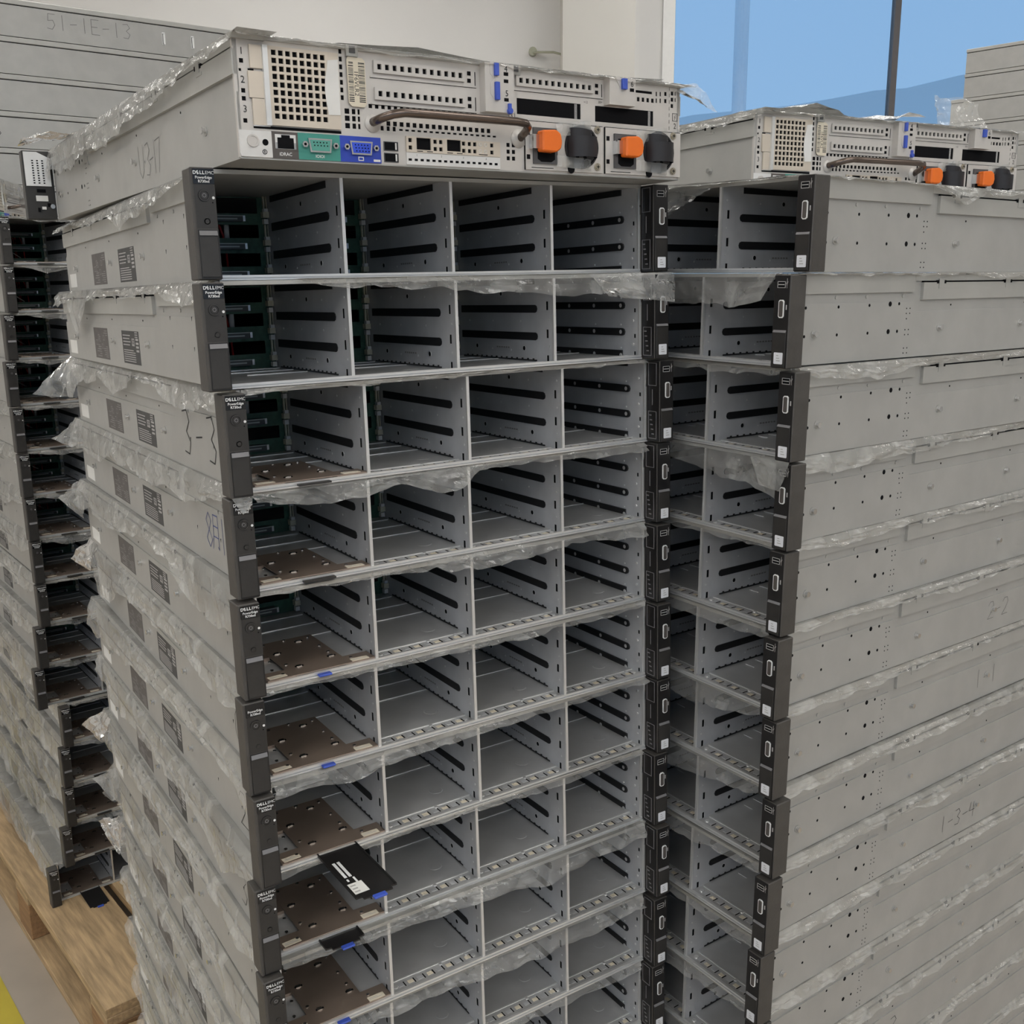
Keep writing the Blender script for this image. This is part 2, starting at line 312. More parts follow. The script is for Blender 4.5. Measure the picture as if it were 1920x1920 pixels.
# ------------------------------------------------------------------ server part meshes
H, D, EAR, EW = .0876, .7167, .0207, .0193
def build_parts():
    P = {}
    # chassis: sheet metal body with fold lines, recess and open front
    m = MB('steel', 'hole_black', 'steel_inner')
    m.box(-.2215, .2215, 0, D, 0, .0012)
    for s in (-1, 1):
        m.box(s * .2195, s * .2215, 0, D, .0012, .0478)
        m.box(s * .2195, s * .2215, 0, .200, .0478, .0585); m.box(s * .2190, s * .2201, .200, D, .0478, .0585)
        m.prism([(.200, .0478), (.206, .0478), (.200, .054)], 'x', s * .2195, s * .2215)
        m.box(s * .2190, s * .2200, 0, D, .0585, .0860)
        m.box(s * .2205, s * .2216, .1992, .2120, .0585, .0795, 1) if False else None
    m.box(-.2195, .2195, D - .002, D - .0005, .0012, .086, 1)
    P['chassis'] = m.mesh('chassis')
    m = MB('steel_lid', 'steel_edge')
    m.box(-.2228, .2228, .0005, .1980, .0856, H)
    for s in (-1, 1):
        m.box(s * .2200, s * .2228, .0005, .1980, .0682, .0857)
        for y in (.0723, .1206, .1816): m.cyl((y, .0641), 'x', .0018, s * .2200, s * .2210, 8)
    m.box(-.219, .219, -.0012, .0005, .0842, H)
    P['front_cover'] = m.mesh('front_cover')
    m = MB('steel_lid', 'hole_black')
    m.box(-.2224, .2224, .1990, D + .001, .0856, H)
    for s in (-1, 1):
        m.box(s * .2200, s * .2224, .1990, D, .0795, .0857)
        m.box(s * .2199, s * .2234, .2125, D, .0600, .0778)
        m.box(s * .2205, s * .2209, .2125, D, .0778, .0795, 1)  # black strip paints the shade of the gap in the lid flange
        for y in (.2440, .3745, .5050, .6355):
            m.box(s * .2205, s * .2240, y - .0045, y + .0045, .0735, .0815)
            m.box(s * .2205, s * .2239, y + .0045, y + .010, .0712, .0735); m.box(s * .2205, s * .2239, y - .0045, y + .0045, .0712, .0735)
            m.box(s * .2205, s * .2237, y - .0085, y - .0045, .0765, .0800, 1); m.box(s * .2205, s * .2237, y + .0045, y + .0085, .0765, .0800, 1)
    P['lid'] = m.mesh('lid')
    m = MB('hole_black')                                       # black discs painting the shade inside punched side holes (a few pixels each)
    for y, z, rr in [(.0755, .055, .0016), (.1246, .0556, .0016), (.159, .0563, .0027), (.1743, .0563, .0017), (.0755, .0277, .0016), (.1246, .0277, .0016), (.159, .0281, .0027), (.1743, .0279, .0017), (.026, .055, .0016), (.026, .0277, .0016)]:
        m.cyl((y, z), 'x', rr, .2213, .22165, 8)
    for zc in (.0486, .0265, .0072):
        for dy in (-.003, .003):
            for dz in (-.0026, .0026): m.cyl((.191 + dy, zc + dz), 'x', .0008, .2213, .22165, 6)
    m.cyl((.189, .0405), 'x', .0008, .2213, .22165, 6)
    for y, z in [(.155, .0570), (.0815, .0570), (.155, .0302), (.081, .0304)]: m.prism([(y - .001, z + .0018), (y + .001, z + .0018), (y + .0005, z - .002)], 'x', -.2213, -.22165)
    for y in (.27, .42, .57): m.cyl((y, .0535), 'x', .0011, -.2199, -.2204, 6); m.cyl((y, .0535), 'x', .0011, .2199, .2204, 6)
    P['side_holes'] = m.mesh('side_holes')
    P['rail_stud'] = MB('chrome', 'steel').cyl((0, 0), 'x', .0042, -.0003, .0006, 12, 1).cyl((0, 0), 'x', .0019, .0006, .0030, 10).cyl((0, 0), 'x', .0029, .0030, .0042, 10).mesh('rail_stud', smooth=False)
    # front lip
    m = MB('steel_edge', 'steel_inner'); m.box(-.2195, .2195, -.0020, .0010, .0022, .0042); m.box(-.2195, .2195, -.0032, .0005, 0, .0013); m.box(-.2195, .2195, -.0008, .0005, .0013, .0022, 1)
    P['front_lip'] = m.mesh('front_lip')
    # bay floor with ridges, perforated front strip
    m = MB('steel_floor', 'steel_edge', 'hole_black', 'paper_cream', 'steel_inner')
    m.box(-.219, .219, .0005, .196, .0012, .0022)
    bays = [(-.2185, -.1075), (-.1063, -.0006), (.0006, .1100), (.1112, .2185)]
    for bi, (a, b) in enumerate(bays):
        for y, f0, f1, w in ((.176, .1, .97, .0014), (.142, .35, .99, .0014), (.128, .04, .22, .0010), (.104, .45, .99, .0014), (.092, .05, .25, .0010), (.072, .08, .2, .0009), (.018, .03, .99, .0016)):
            if bi == 0 and y < .09: continue
            m.box(a + (b - a) * f0, a + (b - a) * f1, y, y + w, .0022, .0030, 1 if w > .0012 else 0)
        if bi: m.cyl((a + (b - a) * .76, .048), 'z', .0075, .0022, .0026, 18, 0, .0068)
        n = 8
        for k in range(n):
            xx = a + (b - a) * (.14 + .74 * k / (n - 1)) - .004
            if bi: m.box(xx, xx + .0062, .0075, .0125, .0022, .00245, 3 if k % 2 else 4); m.box(xx + .0066, xx + .0078, .006, .0135, .0022, .00246, 2)
        m.cyl((a + .008, .010), 'z', .0026, .0022, .0032, 10, 1); m.cyl((b - .007, .009), 'z', .0024, .0022, .0032, 10, 1); m.cyl((b - .012, .0155), 'z', .0018, .0022, .0030, 8, 1); m.cyl((a + .6 * (b - a), .0165), 'z', .002, .0022, .003, 8, 1)
    P['bay_floor'] = m.mesh('bay_floor')
    # guide slots
    def slot(y0, y1, hh, t):
        n = 5; pts = []
        for k in range(n): a = math.pi / 2 + math.pi * k / (n - 1); pts.append((y0 + hh + hh * math.cos(a), hh * math.sin(a)))
        pts += [(y1, -hh), (y1, hh)]
        return MB('guide_black').prism(pts, 'x', -t, t)
    P['guide_slot'] = slot(.0285, .182, .0039, .0013).mesh('guide_slot')
    P['guide_slot_top'] = MB('guide_black').box(-.0013, .0013, .033, .182, -.0030, .0030).mesh('guide_slot_top')
    m = MB('guide_black'); m.box(-.0012, .0012, .031, .180, -.0004, .0009)
    for k in range(14): m.box(-.00125, .00125, .036 + k * .0103, .0385 + k * .0103, .0005, .0022)
    P['toothed_slot'] = m.mesh('toothed_slot')
    # divider
    m = MB('steel_inner', 'steel_edge', 'hole_black', 'print_dim')
    m.box(-.0006, .0006, .0005, .1945, .0022, .0856); m.box(-.0015, .0015, -.0010, .0012, .0022, .0850, 1)
    for s in (-1, 1):
        e = s * .00075
        for z in (.0580, .0305, .0050): m.box(0, e, .0095, .0125, z - .0042, z + .0042, 2); m.box(0, e * 1.15, .0126, .0134, z - .0042, z + .0042, 1)
        for y, z, rr in ((.0975, .0708, .0022), (.0545, .0150, .0024), (.150, .0150, .0022)): m.cyl((y, z), 'x', rr, 0, e, 10, 2); m.ring((y, z), 'x', rr + .0006, rr, 0, e * 1.1, 10, 1)
        for y, z in ((.060, .0425), (.115, .0425), (.165, .0425), (.060, .0700), (.135, .0705), (.080, .0125), (.118, .0128), (.0085, .0445), (.0085, .0180), (.0085, .0720)): m.cyl((y, z), 'x', .0011, 0, e * 1.2, 7, 1)
        for k in range(6): m.box(0, e * 1.02, .083 + k * .0045, .0862 + k * .0045, .0142, .0158, 3)
    P['divider'] = m.mesh('divider')
    for s, nm in ((-1, 'bay_wall_l'), (1, 'bay_wall_r')):
        m = MB('steel_inner', 'steel_edge', 'hole_black')
        m.box(s * .2180, s * .2192, .0005, .1945, .0022, .0856); m.box(s * .2176, s * .2194, -.001, .0012, .0022, .085, 1)
        f = s * .2180; g = s * .2172
        for z in (.055, .0275, .0030):
            for y in (.0285, .0755, .122): m.cyl((y, z), 'x', .0022, s * .2165, s * .2160, 10, 1)
            m.cyl((.0095, z + .012), 'x', .0014, f, g, 8, 1); m.cyl((.03, z + .0075), 'x', .001, f, g, 7, 1); m.cyl((.075, z + .0075), 'x', .001, f, g, 7, 1)
        for z in (.05, .0235, .0055): m.box(f, g + s * .0005, .0055, .0075, z - .002, z + .002, 2)
        P[nm] = m.mesh('bay_wall')
    # backplane
    holes = []
    for a, b in bays:
        for z0, z1 in ((.0170, .0300), (.0450, .0580), (.0690, .0835)): holes.append((a + .004, b - .0095, z0, z1))
    m = MB('pcb'); m.T = lambda s_, o_, z_: (s_, .1965 - o_, z_); m.plate(-.218, .218, .0022, .0850, holes, -.0016, 0)
    P['backplane'] = m.mesh('backplane')
    P['drive_connector'] = MB('connector', 'connector_edge', 'chrome').box(-.040, .030, -.009, 0, -.0030, .0030).box(-.040, .030, -.0095, -.0085, .0022, .0031, 1).box(.030, .0325, -.0085, 0, -.0026, .0030, 2).box(-.036, .024, -.0098, -.0092, -.0010, .0004, 1).mesh('drive_connector')
    m = MB('light_pipe', 'paper_white')
    for z in (.0035, .0310, .0585):
        m.box(-.0035, .0010, -.006, 0, z, z + .0048, 1); m.box(-.0045, .0016, -.0075, 0, z + .0062, z + .0118); m.box(-.0028, .0014, -.006, 0, z + .0118, z + .0150, 1); m.box(-.0024, -.0010, -.003, 0, z + .0150, z + .0270); m.box(.0006, .0014, -.003, 0, z + .0150, z + .0270)
    P['light_pipe'] = m.mesh('light_pipe')
    m = MB('wire_red', 'wire_white')
    for k, (x, dx) in enumerate(((-.205, .012), (-.197, .02), (-.183, -.01), (-.168, .004), (-.163, .002), (-.155, .008))):
        m.tube([(x, .215, .066), (x + dx * .3, .209, .056), (x + dx * .7, .211, .046), (x + dx, .214, .036), (x + dx * 1.2, .216, .010)], .0012, 6)
    m.box(-.149, -.1445, .206, .212, .044, .059, 1)
    m.tube([(-.155, .212, .018), (-.165, .207, .024), (-.172, .209, .030)], .001, 6, 1)
    P['cable_bundle'] = m.mesh('cable_bundle', smooth=True)
    # tag tray of the first bay
    m = MB('tray_brown', 'chrome', 'hole_black')
    m.box(-.2130, -.1860, .0005, .0200, .0022, .0056); m.box(-.1370, -.1085, .0005, .0200, .0022, .0056); m.box(-.1860, -.1370, .0005, .0200, .0046, .0056); m.box(-.1900, -.1330, .0200, .1000, .0046, .0056); m.box(-.213, -.190, .06, .1, .0022, .0054); m.box(-.1900, -.1330, .0985, .1, .0022, .0050)
    for x, y in ((-.139, .092), (-.162, .097), (-.184, .094), (-.139, .062), (-.139, .040), (-.195, .046), (-.201, .024), (-.128, .012), (-.196, .0085), (-.185, .030)): m.cyl((x, y), 'z', .0017, .0056, .0064, 8, 1)
    for x, y in ((-.151, .086), (-.181, .064), (-.141, .028), (-.176, .020)): m.box(x - .004, x + .004, y - .001, y + .001, .0056, .0062, 2); m.box(x - .003, x + .002, y - .002, y + .002, .0056, .0066, 1)
    P['tag_tray'] = m.mesh('tag_tray')
    P['bay_label'] = MB('paper_cream', 'print_grey').box(-.0085, .0085, -.0035, .0035, 0, .0004).box(-.007, .002, .0008, .0014, .0004, .00046, 1).box(-.007, .006, -.0012, -.0006, .0004, .00046, 1).mesh('bay_label')
    P['pull_tab'] = MB('blue_plastic').box(-.0062, .0062, -.0028, .0028, -.0008, .0012).mesh('pull_tab', .0004)
    m = MB('plastic_dark', 'print_white', 'paper_white', 'print_grey')
    m.box(-.0200, .0200, -.100, 0, -.0006, .0008); m.box(-.0200, -.0185, -.100, 0, .0008, .0016); m.box(.0185, .0200, -.100, 0, .0008, .0016)
    m.box(-.0140, .0140, -.104, -.100, -.0006, .0008)
    for k in range(2): m.box(-.0150 + k * .0045, -.0122 + k * .0045, -.066, -.038, .0008, .0009, 1)
    m.box(-.0150, -.0132, -.073, -.069, .0008, .0009, 1); m.box(-.0085, -.0066, -.077, -.068, .0008, .0009, 1)
    m.box(-.0178, -.0040, -.0945, -.0770, .0008, .0010, 2)
    for q in range(3): m.box(-.0165, -.0115, -.0920 + q * .005, -.0900 + q * .005, .0010, .0011, 3)
    P['information_tag'] = m.mesh('information_tag')
    P['plain_tag'] = MB('plastic_dark').box(-.0200, .0200, -.100, 0, -.0006, .0008).box(-.0200, -.0185, -.100, 0, .0008, .0016).box(.0185, .0200, -.100, 0, .0008, .0016).box(-.0140, .0140, -.104, -.100, -.0006, .0008).mesh('information_tag')
    P['dark_tab'] = MB('plastic_black').box(-.0150, .0150, -.0030, .0028, -.0008, .0008).mesh('pull_tab')
    # left ear
    xo, xi = -.2412, -.2219
    m = MB('plastic_ear'); m.box(xo, xi, -EAR, .0015, .0004, .0864); P['left_ear'] = m.mesh('left_ear', .0009)
    P['name_plate'] = MB('plate_gloss').box(xo + .0022, xi - .0004, -EAR - .0005, -EAR + .001, .0738, .0852).mesh('name_plate')
    xm = (xo + xi) / 2 + .0008
    def pl(cx, cz): return lambda x, y: (cx + x, -EAR - .0007, cz + y)
    m = MB('print_white')
    w = .0020
    for ch, dx, bold, rot in (('D', -.0068, .03, 0), ('E', -.0043, .03, R(18)), ('L', -.0019, .03, 0), ('L', .0002, .03, 0)): m.text(ch, .0036, pl(xm + dx, .0822), 0, bold, rot)
    m.text('EMC', .0035, pl(xm + .0050, .0822), 0, -.005)
    m2 = MB('print_white'); m2.text('PowerEdge', .0029, pl(xm, .0786), 0, .012); m2.text('R730xd', .0029, pl(xm, .0757), 0, .018)
    P['brand_text'] = m.mesh('brand_text'); P['model_text'] = m2.mesh('model_text')
    m = MB('plastic_black', 'plastic_dark', 'grey_strip'); m.cyl((xm - .0006, .0652), 'y', .0050, -EAR - .0003, -EAR + .001, 24, 1); m.ring((xm - .0006, .0652), 'y', .0046, .0034, -EAR - .0012, -EAR, 24, 0); m.cyl((xm - .0006, .0652), 'y', .0030, -EAR - .0009, -EAR, 20, 0); m.ring((xm - .0006, .0652), 'y', .0016, .0011, -EAR - .0011, -EAR - .0008, 14, 2)
    P['power_button'] = m.mesh('power_button')
    P['status_light'] = MB('print_white', 'hole_black').cyl((xi - .0022, .0635), 'y', .0011, -EAR - .0004, -EAR + .001, 10).cyl((xi - .0030, .0598), 'y', .0006, -EAR - .0003, -EAR + .001, 8, 1).mesh('status_light')
    P['reset_button'] = MB('plastic_dark', 'plastic_black').cyl((xm + .0003, .0455), 'y', .0025, -EAR - .0002, -EAR + .001, 14).cyl((xm + .0003, .0455), 'y', .0017, -EAR - .0006, -EAR, 12, 1).mesh('reset_button')
    P['panel_inset'] = MB('plastic_black').box(xo + .0024, xi - .0006, -EAR - .0002, -EAR + .001, .0400, .0735).mesh('panel_inset')
    m = MB('plastic_dark'); m.box(xo + .0026, xi - .0002, -EAR - .0002, -EAR + .002, .0012, .0392); P['latch_recess'] = m.mesh('latch_recess')
    m = MB('plastic_black'); m.prism([(-EAR - .0010, .0026), (-EAR - .0004, .0380), (-EAR + .001, .0380), (-EAR + .001, .0026)], 'x', xo + .0034, xi - .0012); P['release_latch'] = m.mesh('release_latch', .0003)
    m = MB('grey_strip'); m.prism([(-EAR - .0018, .0348), (-EAR - .0008, .0384), (-EAR + .0005, .0384), (-EAR + .0005, .0348)], 'x', xo + .0036, xi - .0014); P['latch_strip'] = m.mesh('latch_strip')
    # right ear
    xo, xi = .2412, .2219
    m = MB('plastic_ear', 'plastic_dark', 'plastic_black'); m.box(xi, xo, -EAR, .0015, .0004, .0864)
    P['right_ear'] = m.mesh('right_ear', .0009)
    m = MB('plastic_dark', 'grey_strip'); m.box(xi - .0006, xi + .001, -EAR + .0010, -.0008, .0012, .0856)
    for z0, z1 in ((.0035, .0330), (.0395, .0560), (.0600, .0840)): m.frame('x', -EAR + .0045, -.0030, z0, z1, .0006, xi - .0010, xi - .0004, 1) if z0 < .01 or z0 > .05 else m.box(xi - .0010, xi - .0004, -.0100, -.0092, z0, z1, 1)
    for k in range(5): m.box(xi - .0010, xi - .0005, -.012 + .001 * k, -.0085 + .001 * k, .008 + .0050 * k, .0092 + .0050 * k, 1)
    P['ear_inner_face'] = m.mesh('ear_inner_face')
    P['front_panel'] = MB('plastic_dark').box(xi + .0006, xo - .0010, -EAR - .0002, -EAR + .001, .0010, .0858).mesh('front_panel')
    m = MB('print_grey', 'hole_black', 'print_grey'); m.frame('y', .2258, .2352, .0745, .0805, .0005, -EAR - .0005, -EAR, 0); m.box(.2266, .2344, -EAR - .0004, -EAR, .0753, .0797, 1); m.box(.2270, .2340, -EAR - .0006, -EAR, .0772, .0780, 2)
    m.stroke([[(.2372, .0745), (.2372, .083)], [(.2372, .078), (.2382, .0805)], [(.2372, .0765), (.2364, .079)]], .0005, lambda x, y: (x, -EAR - .0006, y), 0)
    P['usb_port'] = m.mesh('usb_port')
    def rrect(x0, x1, z0, z1, r_):
        return [(x0 + r_, z0), (x1 - r_, z0), (x1, z0 + r_), (x1, z1 - r_), (x1 - r_, z1), (x0 + r_, z1), (x0, z1 - r_), (x0, z0 + r_)]
    m = MB('print_white', 'port_dark', 'print_grey'); m.prism(rrect(.2288, .2350, .0472, .0638, .0014), 'y', -EAR - .0012, -EAR); m.prism(rrect(.2297, .2341, .0482, .0628, .001), 'y', -EAR - .0015, -EAR, 1)
    m.box(.2368, .2380, -EAR - .0004, -EAR, .0548, .0592, 2)
    P['vga_port'] = m.mesh('vga_port')
    m = MB('plastic_black'); m.box(xi + .0016, xo - .0024, -EAR - .0010, -EAR + .001, .0015, .0345); P['release_latch_r'] = m.mesh('release_latch', .0003)
    m = MB('grey_strip'); m.prism([(-EAR - .0018, .0338), (-EAR - .0006, .0360), (-EAR + .0005, .0360), (-EAR + .0005, .0338)], 'x', xi + .0018, xo - .0026); P['latch_strip_r'] = m.mesh('latch_strip')
    m = MB('badge', 'print_grey'); m.prism(rrect(.2264, .2368, .0045, .0152, .0006), 'y', -EAR - .0014, -EAR - .0008)
    for k in range(3): m.box(.2295, .2340 - .001 * k, -EAR - .0015, -EAR - .001, .0072 + k * .0024, .0080 + k * .0024, 1)
    P['badge'] = m.mesh('badge')
    # side stickers
    m = MB('paper_dark', 'print_dim'); m.box(-.2216, -.2213, .446, .528, .0060, .0430)
    rnd = random.Random(3)
    for k in range(6): m.box(-.22168, -.2216, .450 + .002, .450 + rnd.uniform(.012, .034), .0085 + k * .0024, .0093 + k * .0024, 1)
    for k in range(7): a = rnd.uniform(.475, .52); b = rnd.uniform(.020, .037); m.frame('x', a - .008, a, b - .006, b, .0006, -.22168, -.2216, 1)
    for k in range(5): m.box(-.22168, -.2216, .49, .49 + rnd.uniform(.01, .032), .0085 + k * .0028, .0094 + k * .0028, 1)
    for k in range(3): m.box(-.22168, -.2216, .45, .45 + rnd.uniform(.01, .022), .034 + k * .0026, .0349 + k * .0026, 1)
    P['regulatory_label'] = m.mesh('regulatory_label')
    m = MB('paper_dark2', 'print_grey'); m.box(-.2216, -.2213, .290, .371, .0062, .0420)
    for k in range(6): m.box(-.22168, -.2216, .312 + rnd.uniform(0, .01) * (k > 4), .366, .0085 + k * .0024, .0094 + k * .0024, 1)
    for k in range(4): m.box(-.22168, -.2216, .335 - .004 * (k % 2), .366, .0262 + k * .0034, .0273 + k * .0034, 1)
    for k in range(4): m.box(-.22168, -.2216, .294, .306, .0200 + k * .0040, .0222 + k * .0040, 1)
    for k in range(3): m.box(-.22168, -.2216, .296, .308, .0352 + k * .0024, .0362 + k * .0024, 1)
    m.frame('x', .312, .324, .026, .034, .0008, -.22168, -.2216, 1); m.text('55', .010, lambda x, y: (-.2217, .318 - x, .030 + y), 1, .02)
    P['rating_label'] = m.mesh('rating_label')
    P['white_sticker'] = MB('paper_white').box(-.2217, -.2213, .652, .700, .0060, .0235).mesh('white_sticker')
    return P
PT = build_parts()
BAYX = [(-.2185, -.1075), (-.1063, -.0006), (.0006, .1100), (.1112, .2185)]
DIVX = (-.1069, 0, .1106)

def rear_parts():
    Q = []                                   # (name, mesh, children)
    TF = lambda s_, o_, z_: (.222 - s_ / 1000, D + o_ / 1000, z_ / 1000)
    def N(*mats): b = MB(*mats); b.T = TF; return b
    def sq(c, z, w, h=None): h = h or w; return (c - w / 2, c + w / 2, z - h / 2, z + h / 2)
    def at(cs, cz, o_): return lambda x, y: (cs + x, o_, cz + y)
    holes = [sq(6, 69.8, 3.2), sq(4.6, 63.3, 2), sq(6, 48.8, 3.2), sq(6, 43.2, 3.2), sq(6, 27.5, 3.2)]
    holes += [sq(86.6, 84 - 5.7 * k, 2.6, 3.6) for k in range(7)]
    holes += [sq(s_, z, w, 4) for z in (40, 34.6, 29) for s_, w in ((90, 4.2), (95.8, 3.2), (100.2, 2.0))]
    holes += [sq(110.8 + 5.68 * k, 45.3, 3.2) for k in range(18)] + [sq(126.4 + 6.04 * k, 33, 3.6) for k in range(17)] + [sq(137.7 + 5.70 * k, 28.7, 3.4, 1.5) for k in range(17)] + [sq(s_, 29, 2.8, 3.6) for s_ in (120.5, 126, 131.5)]
    holes += [sq(s_, z, 3.4) for s_ in (243, 248.6) for z in (28.3, 22.6, 17, 11.4)][1:]
    holes += [sq(247, 68 - 4.6 * k, 2.6, 3) for k in range(3)]
    holes += [(253, 323.3, 49, 62.3), (340, 410.6, 48.3, 62.1)]
    holes += [sq(386 + 5.9 * k, 71.6, 3.2, 3.8) for k in range(5)] + [sq(414.5, z, 1.6, 4) for z in (72, 78)] + [sq(419.5, z, 1.6, 4) for z in (72.3, 78.3)] + [sq(426, z, 3, 3.6) for z in (72.5, 79)] + [(385, 409, 77.3, 79.6)]
    holes += [sq(434.5, z, 3.2, 3.6) for z in (80, 74.4, 68.6)] + [sq(438.6, z, 1.2, 3.4) for z in (80, 74.4)] + [sq(431, 84 - 6 * k, .7, 3.4) for k in range(7)]
    m = N('steel_rear'); m.plate(-.5, 444.5, 1, 86, holes, -3, 0)
    rear = m.mesh('rear_panel'); ch = []
    b = N('hole_black'); b.box(4, 440, -30, -29, 2, 85); ch.append(('interior_shade_sheet', b.mesh('interior_shade_sheet')))  # black sheet added behind the vents for the unlit inside
    b = N('ink_black')
    for tx, s_, z in (('1', 6.4, 76.4), ('2', 6, 56.3), ('3', 6.3, 35.5), ('2', 438.2, 50)): b.text(tx, 7.2, at(s_, z, .3), 0, .0)
    for s_, z in ((247.5, 47), (438.2, 58.4)): b.frame('y', s_ - 3.2, s_ + 3.2, z - 3.6, z + 3.6, .4, .1, .35); b.stroke([[(s_ + .6, z + 2), (s_ - .6, z), (s_ + .4, z), (s_ - .6, z - 2.2)]], .5, lambda x, y: (x, .4, y))
    for x, z in ((329, 64.2), (346, 65.4)): b.text('+12' if x < 340 else '33+', 3.0, at(x, z, .3))
    ch.append(('printed_numbers', b.mesh('printed_numbers')))
    Q.append(('rear_panel', rear, ch))
    # riser bracket with square ventilation grid
    hs = [sq(30.8 + 5.66 * i, 77.4 - 5.68 * j, 3.8) for i in range(8) for j in range(9)]
    m = N('steel_cream', 'steel_edge', 'hole_black'); m.plate(25.2, 83.6, 25.2, 81.8, hs, .5, 2.2); m.box(25.2, 83.6, .3, .5, 25.2, 81.8, 2)
    m.box(10, 22, .2, 2.0, 44, 63); m.box(12, 22, .2, 2.0, 24.6, 43.6); m.box(12, 22, .2, 2.0, 65, 81.6); m.box(21.5, 25.4, .2, 4.2, 24.6, 81.8, 1); m.box(12, 25, .2, 1.5, 23.8, 24.6, 1)
    m.box(10.5, 15, .1, .4, 43.6, 44.2, 2); m.box(10.5, 15, .1, .4, 63.4, 64.6, 2); m.box(12, 84, .05, .3, 22.4, 24.4, 2)
    pts = [(72.6, 40), (73.2, 35.6), (83.2, 36), (83.2, 77), (74.2, 75.8), (73.6, 70), (71.6, 62), (71.0, 54), (71.6, 46)]
    w = N('paper_white'); w.prism(pts, 'y', 2.3, 2.7)
    Q.append(('riser_bracket', m.mesh('riser_bracket'), [('white_sticker', w.mesh('white_sticker'))]))
    # barcode tag
    m = N('paper_cream', 'ink_black'); m.prism([(90.8, 78), (92, 80.4), (104, 80.2), (106.6, 78), (106.8, 46), (105, 43.4), (94, 43.6), (91.4, 46)], 'y', 1.6, 2.1)
    rnd = random.Random(5); z = 47
    while z < 77:
        t = rnd.choice((.35, .5, .8)); m.box(91.8 if z < 74 else 92.4, 96.2, 2.1, 2.16, z, z + t, 1); m.box(100.6, 106, 2.1, 2.16, z, z + t, 1); z += t + rnd.choice((.4, .6, .9))
    m.text('1F6VLR2', 5.2, at(98.4, 61, 2.2), 1, 0, -math.pi / 2); Q.append(('barcode_tag', m.mesh('barcode_tag'), []))
    # covers of the card slots
    for s0, z0 in ((114.4, 50.3), (114.4, 70.6), (251.6, 72.0)):
        hs = [sq(s0 + 5.0 + 6.87 * k, z0 + 4.7, 3.6, 4.2) for k in range(12)]
        m = N('steel_rear', 'hole_black'); m.plate(s0, s0 + 85, z0, z0 + 9.4, hs, .3, 2.2); m.box(s0 + 1, s0 + 84, .15, .3, z0 + 1, z0 + 8.4, 1)
        for dz in (1.6, 7.4): m.box(s0 + 88.4, s0 + 91.8, .1, .35, z0 + dz - 1.6, z0 + dz + 1.6, 1)
        m.box(s0 - 3, s0 + 97, 0, 1.0, z0 - 3.6, z0 - 2.4); m.box(s0 - 3, s0 + 97, .05, .15, z0 - 4.0, z0 - 3.6, 1); m.box(s0 + 95.8, s0 + 96.4, .05, .3, z0 - 2, z0 + 9, 1)
        Q.append(('slot_cover', m.mesh('slot_cover'), []))
    # riser latch blocks with blue levers
    m = N('steel_rear', 'hole_black'); m.box(215, 244.5, 0, 9, 47.5, 86.6); m.prism([(220, 78), (224, 74), (224, 92 - 4), (220, 87)], 'y', 8.6, 9.4); m.prism([(220, 62), (224, 57), (224, 74), (220, 70)], 'y', 8.6, 9.4)
    for z in (78.8, 73, 58): m.box(234, 238.6, 8.9, 9.15, z - 1.4, z + 1.4, 1)
    b1 = N('blue_plastic'); b1.box(223.8, 227.8, 8.5, 12, 76.4, 86.4); b2 = N('blue_plastic'); b2.box(224.4, 228.4, 8.5, 12, 57, 71.5); b3 = N('blue_plastic'); b3.cyl((239, 49), 'y', 2.4, 8.5, 12, 10); b3.box(237.6, 240.4, 8.5, 11, 46.5, 55)
    n = N('ink_black'); n.text('4', 7, at(236.2, 82.6, 9.3)); n.text('5', 7, at(236.8, 63.0, 9.3))
    Q.append(('riser_latch', m.mesh('riser_latch', 0), [('blue_lever', b1.mesh('blue_lever', .0003)), ('blue_lever', b2.mesh('blue_lever', .0003)), ('blue_button', b3.mesh('blue_button')), ('printed_numbers', n.mesh('printed_numbers'))]))
    m = N('steel_rear', 'hole_black'); m.box(350, 381, 0, 9, 62.8, 86.6); m.prism([(358, 84), (362, 78), (362, 88), (358, 87)], 'y', 8.6, 9.4); m.box(374, 379, 8.9, 9.15, 75.5, 78.5, 1)
    b1 = N('blue_plastic'); b1.box(363.6, 369.2, 8.5, 12, 76.6, 86); n = N('ink_black'); n.text('6', 7, at(376.5, 82, 9.3))
    Q.append(('riser_latch', m.mesh('riser_latch', 0), [('blue_lever', b1.mesh('blue_lever', .0003)), ('printed_numbers', n.mesh('printed_numbers'))]))
    # port strip
    m = N('port_white', 'hole_black'); m.prism([(1, 1.6), (25.4, 1.6), (25.4, 20.6), (0, 20.6), (0, 4)], 'y', 0, 1.0); m.cyl((20.1, 12.5), 'y', 2.4, .9, 1.3, 14, 1); m.ring((19.2, 5.5), 'y', 1.9, 1.4, 1, 1.2, 14, 1); m.box(18.9, 19.5, 1, 1.25, 4.6, 6.6, 1)
    k = N('inlet_grey', 'steel_rear'); k.ring((10.1, 13.2), 'y', 4.6, 3.4, .9, 2.2, 20, 1); k.cyl((10.1, 13.2), 'y', 3.4, .9, 1.8, 18, 1)
    Q.append(('identification_plate', m.mesh('identification_plate'), [('identification_button', k.mesh('identification_button'))]))
    m = N('port_dark', 'hole_black', 'port_white', 'chrome', 'print_white'); m.box(25.4, 46.6, 0, 1.0, 1.4, 21); m.box(28, 44.8, .9, 1.2, 8.4, 19, 2); m.box(29.8, 43, 1.1, 1.4, 8.6, 16.6, 1); m.box(33, 40, 1.1, 1.4, 16, 18.6, 1); m.box(28.2, 29.6, 1.1, 1.6, 8.6, 13, 3); m.box(43.2, 44.6, 1.1, 1.6, 8.6, 13, 3); m.text('iDRAC', 3.5, at(36, 4.5, 1.15), 4, .01)
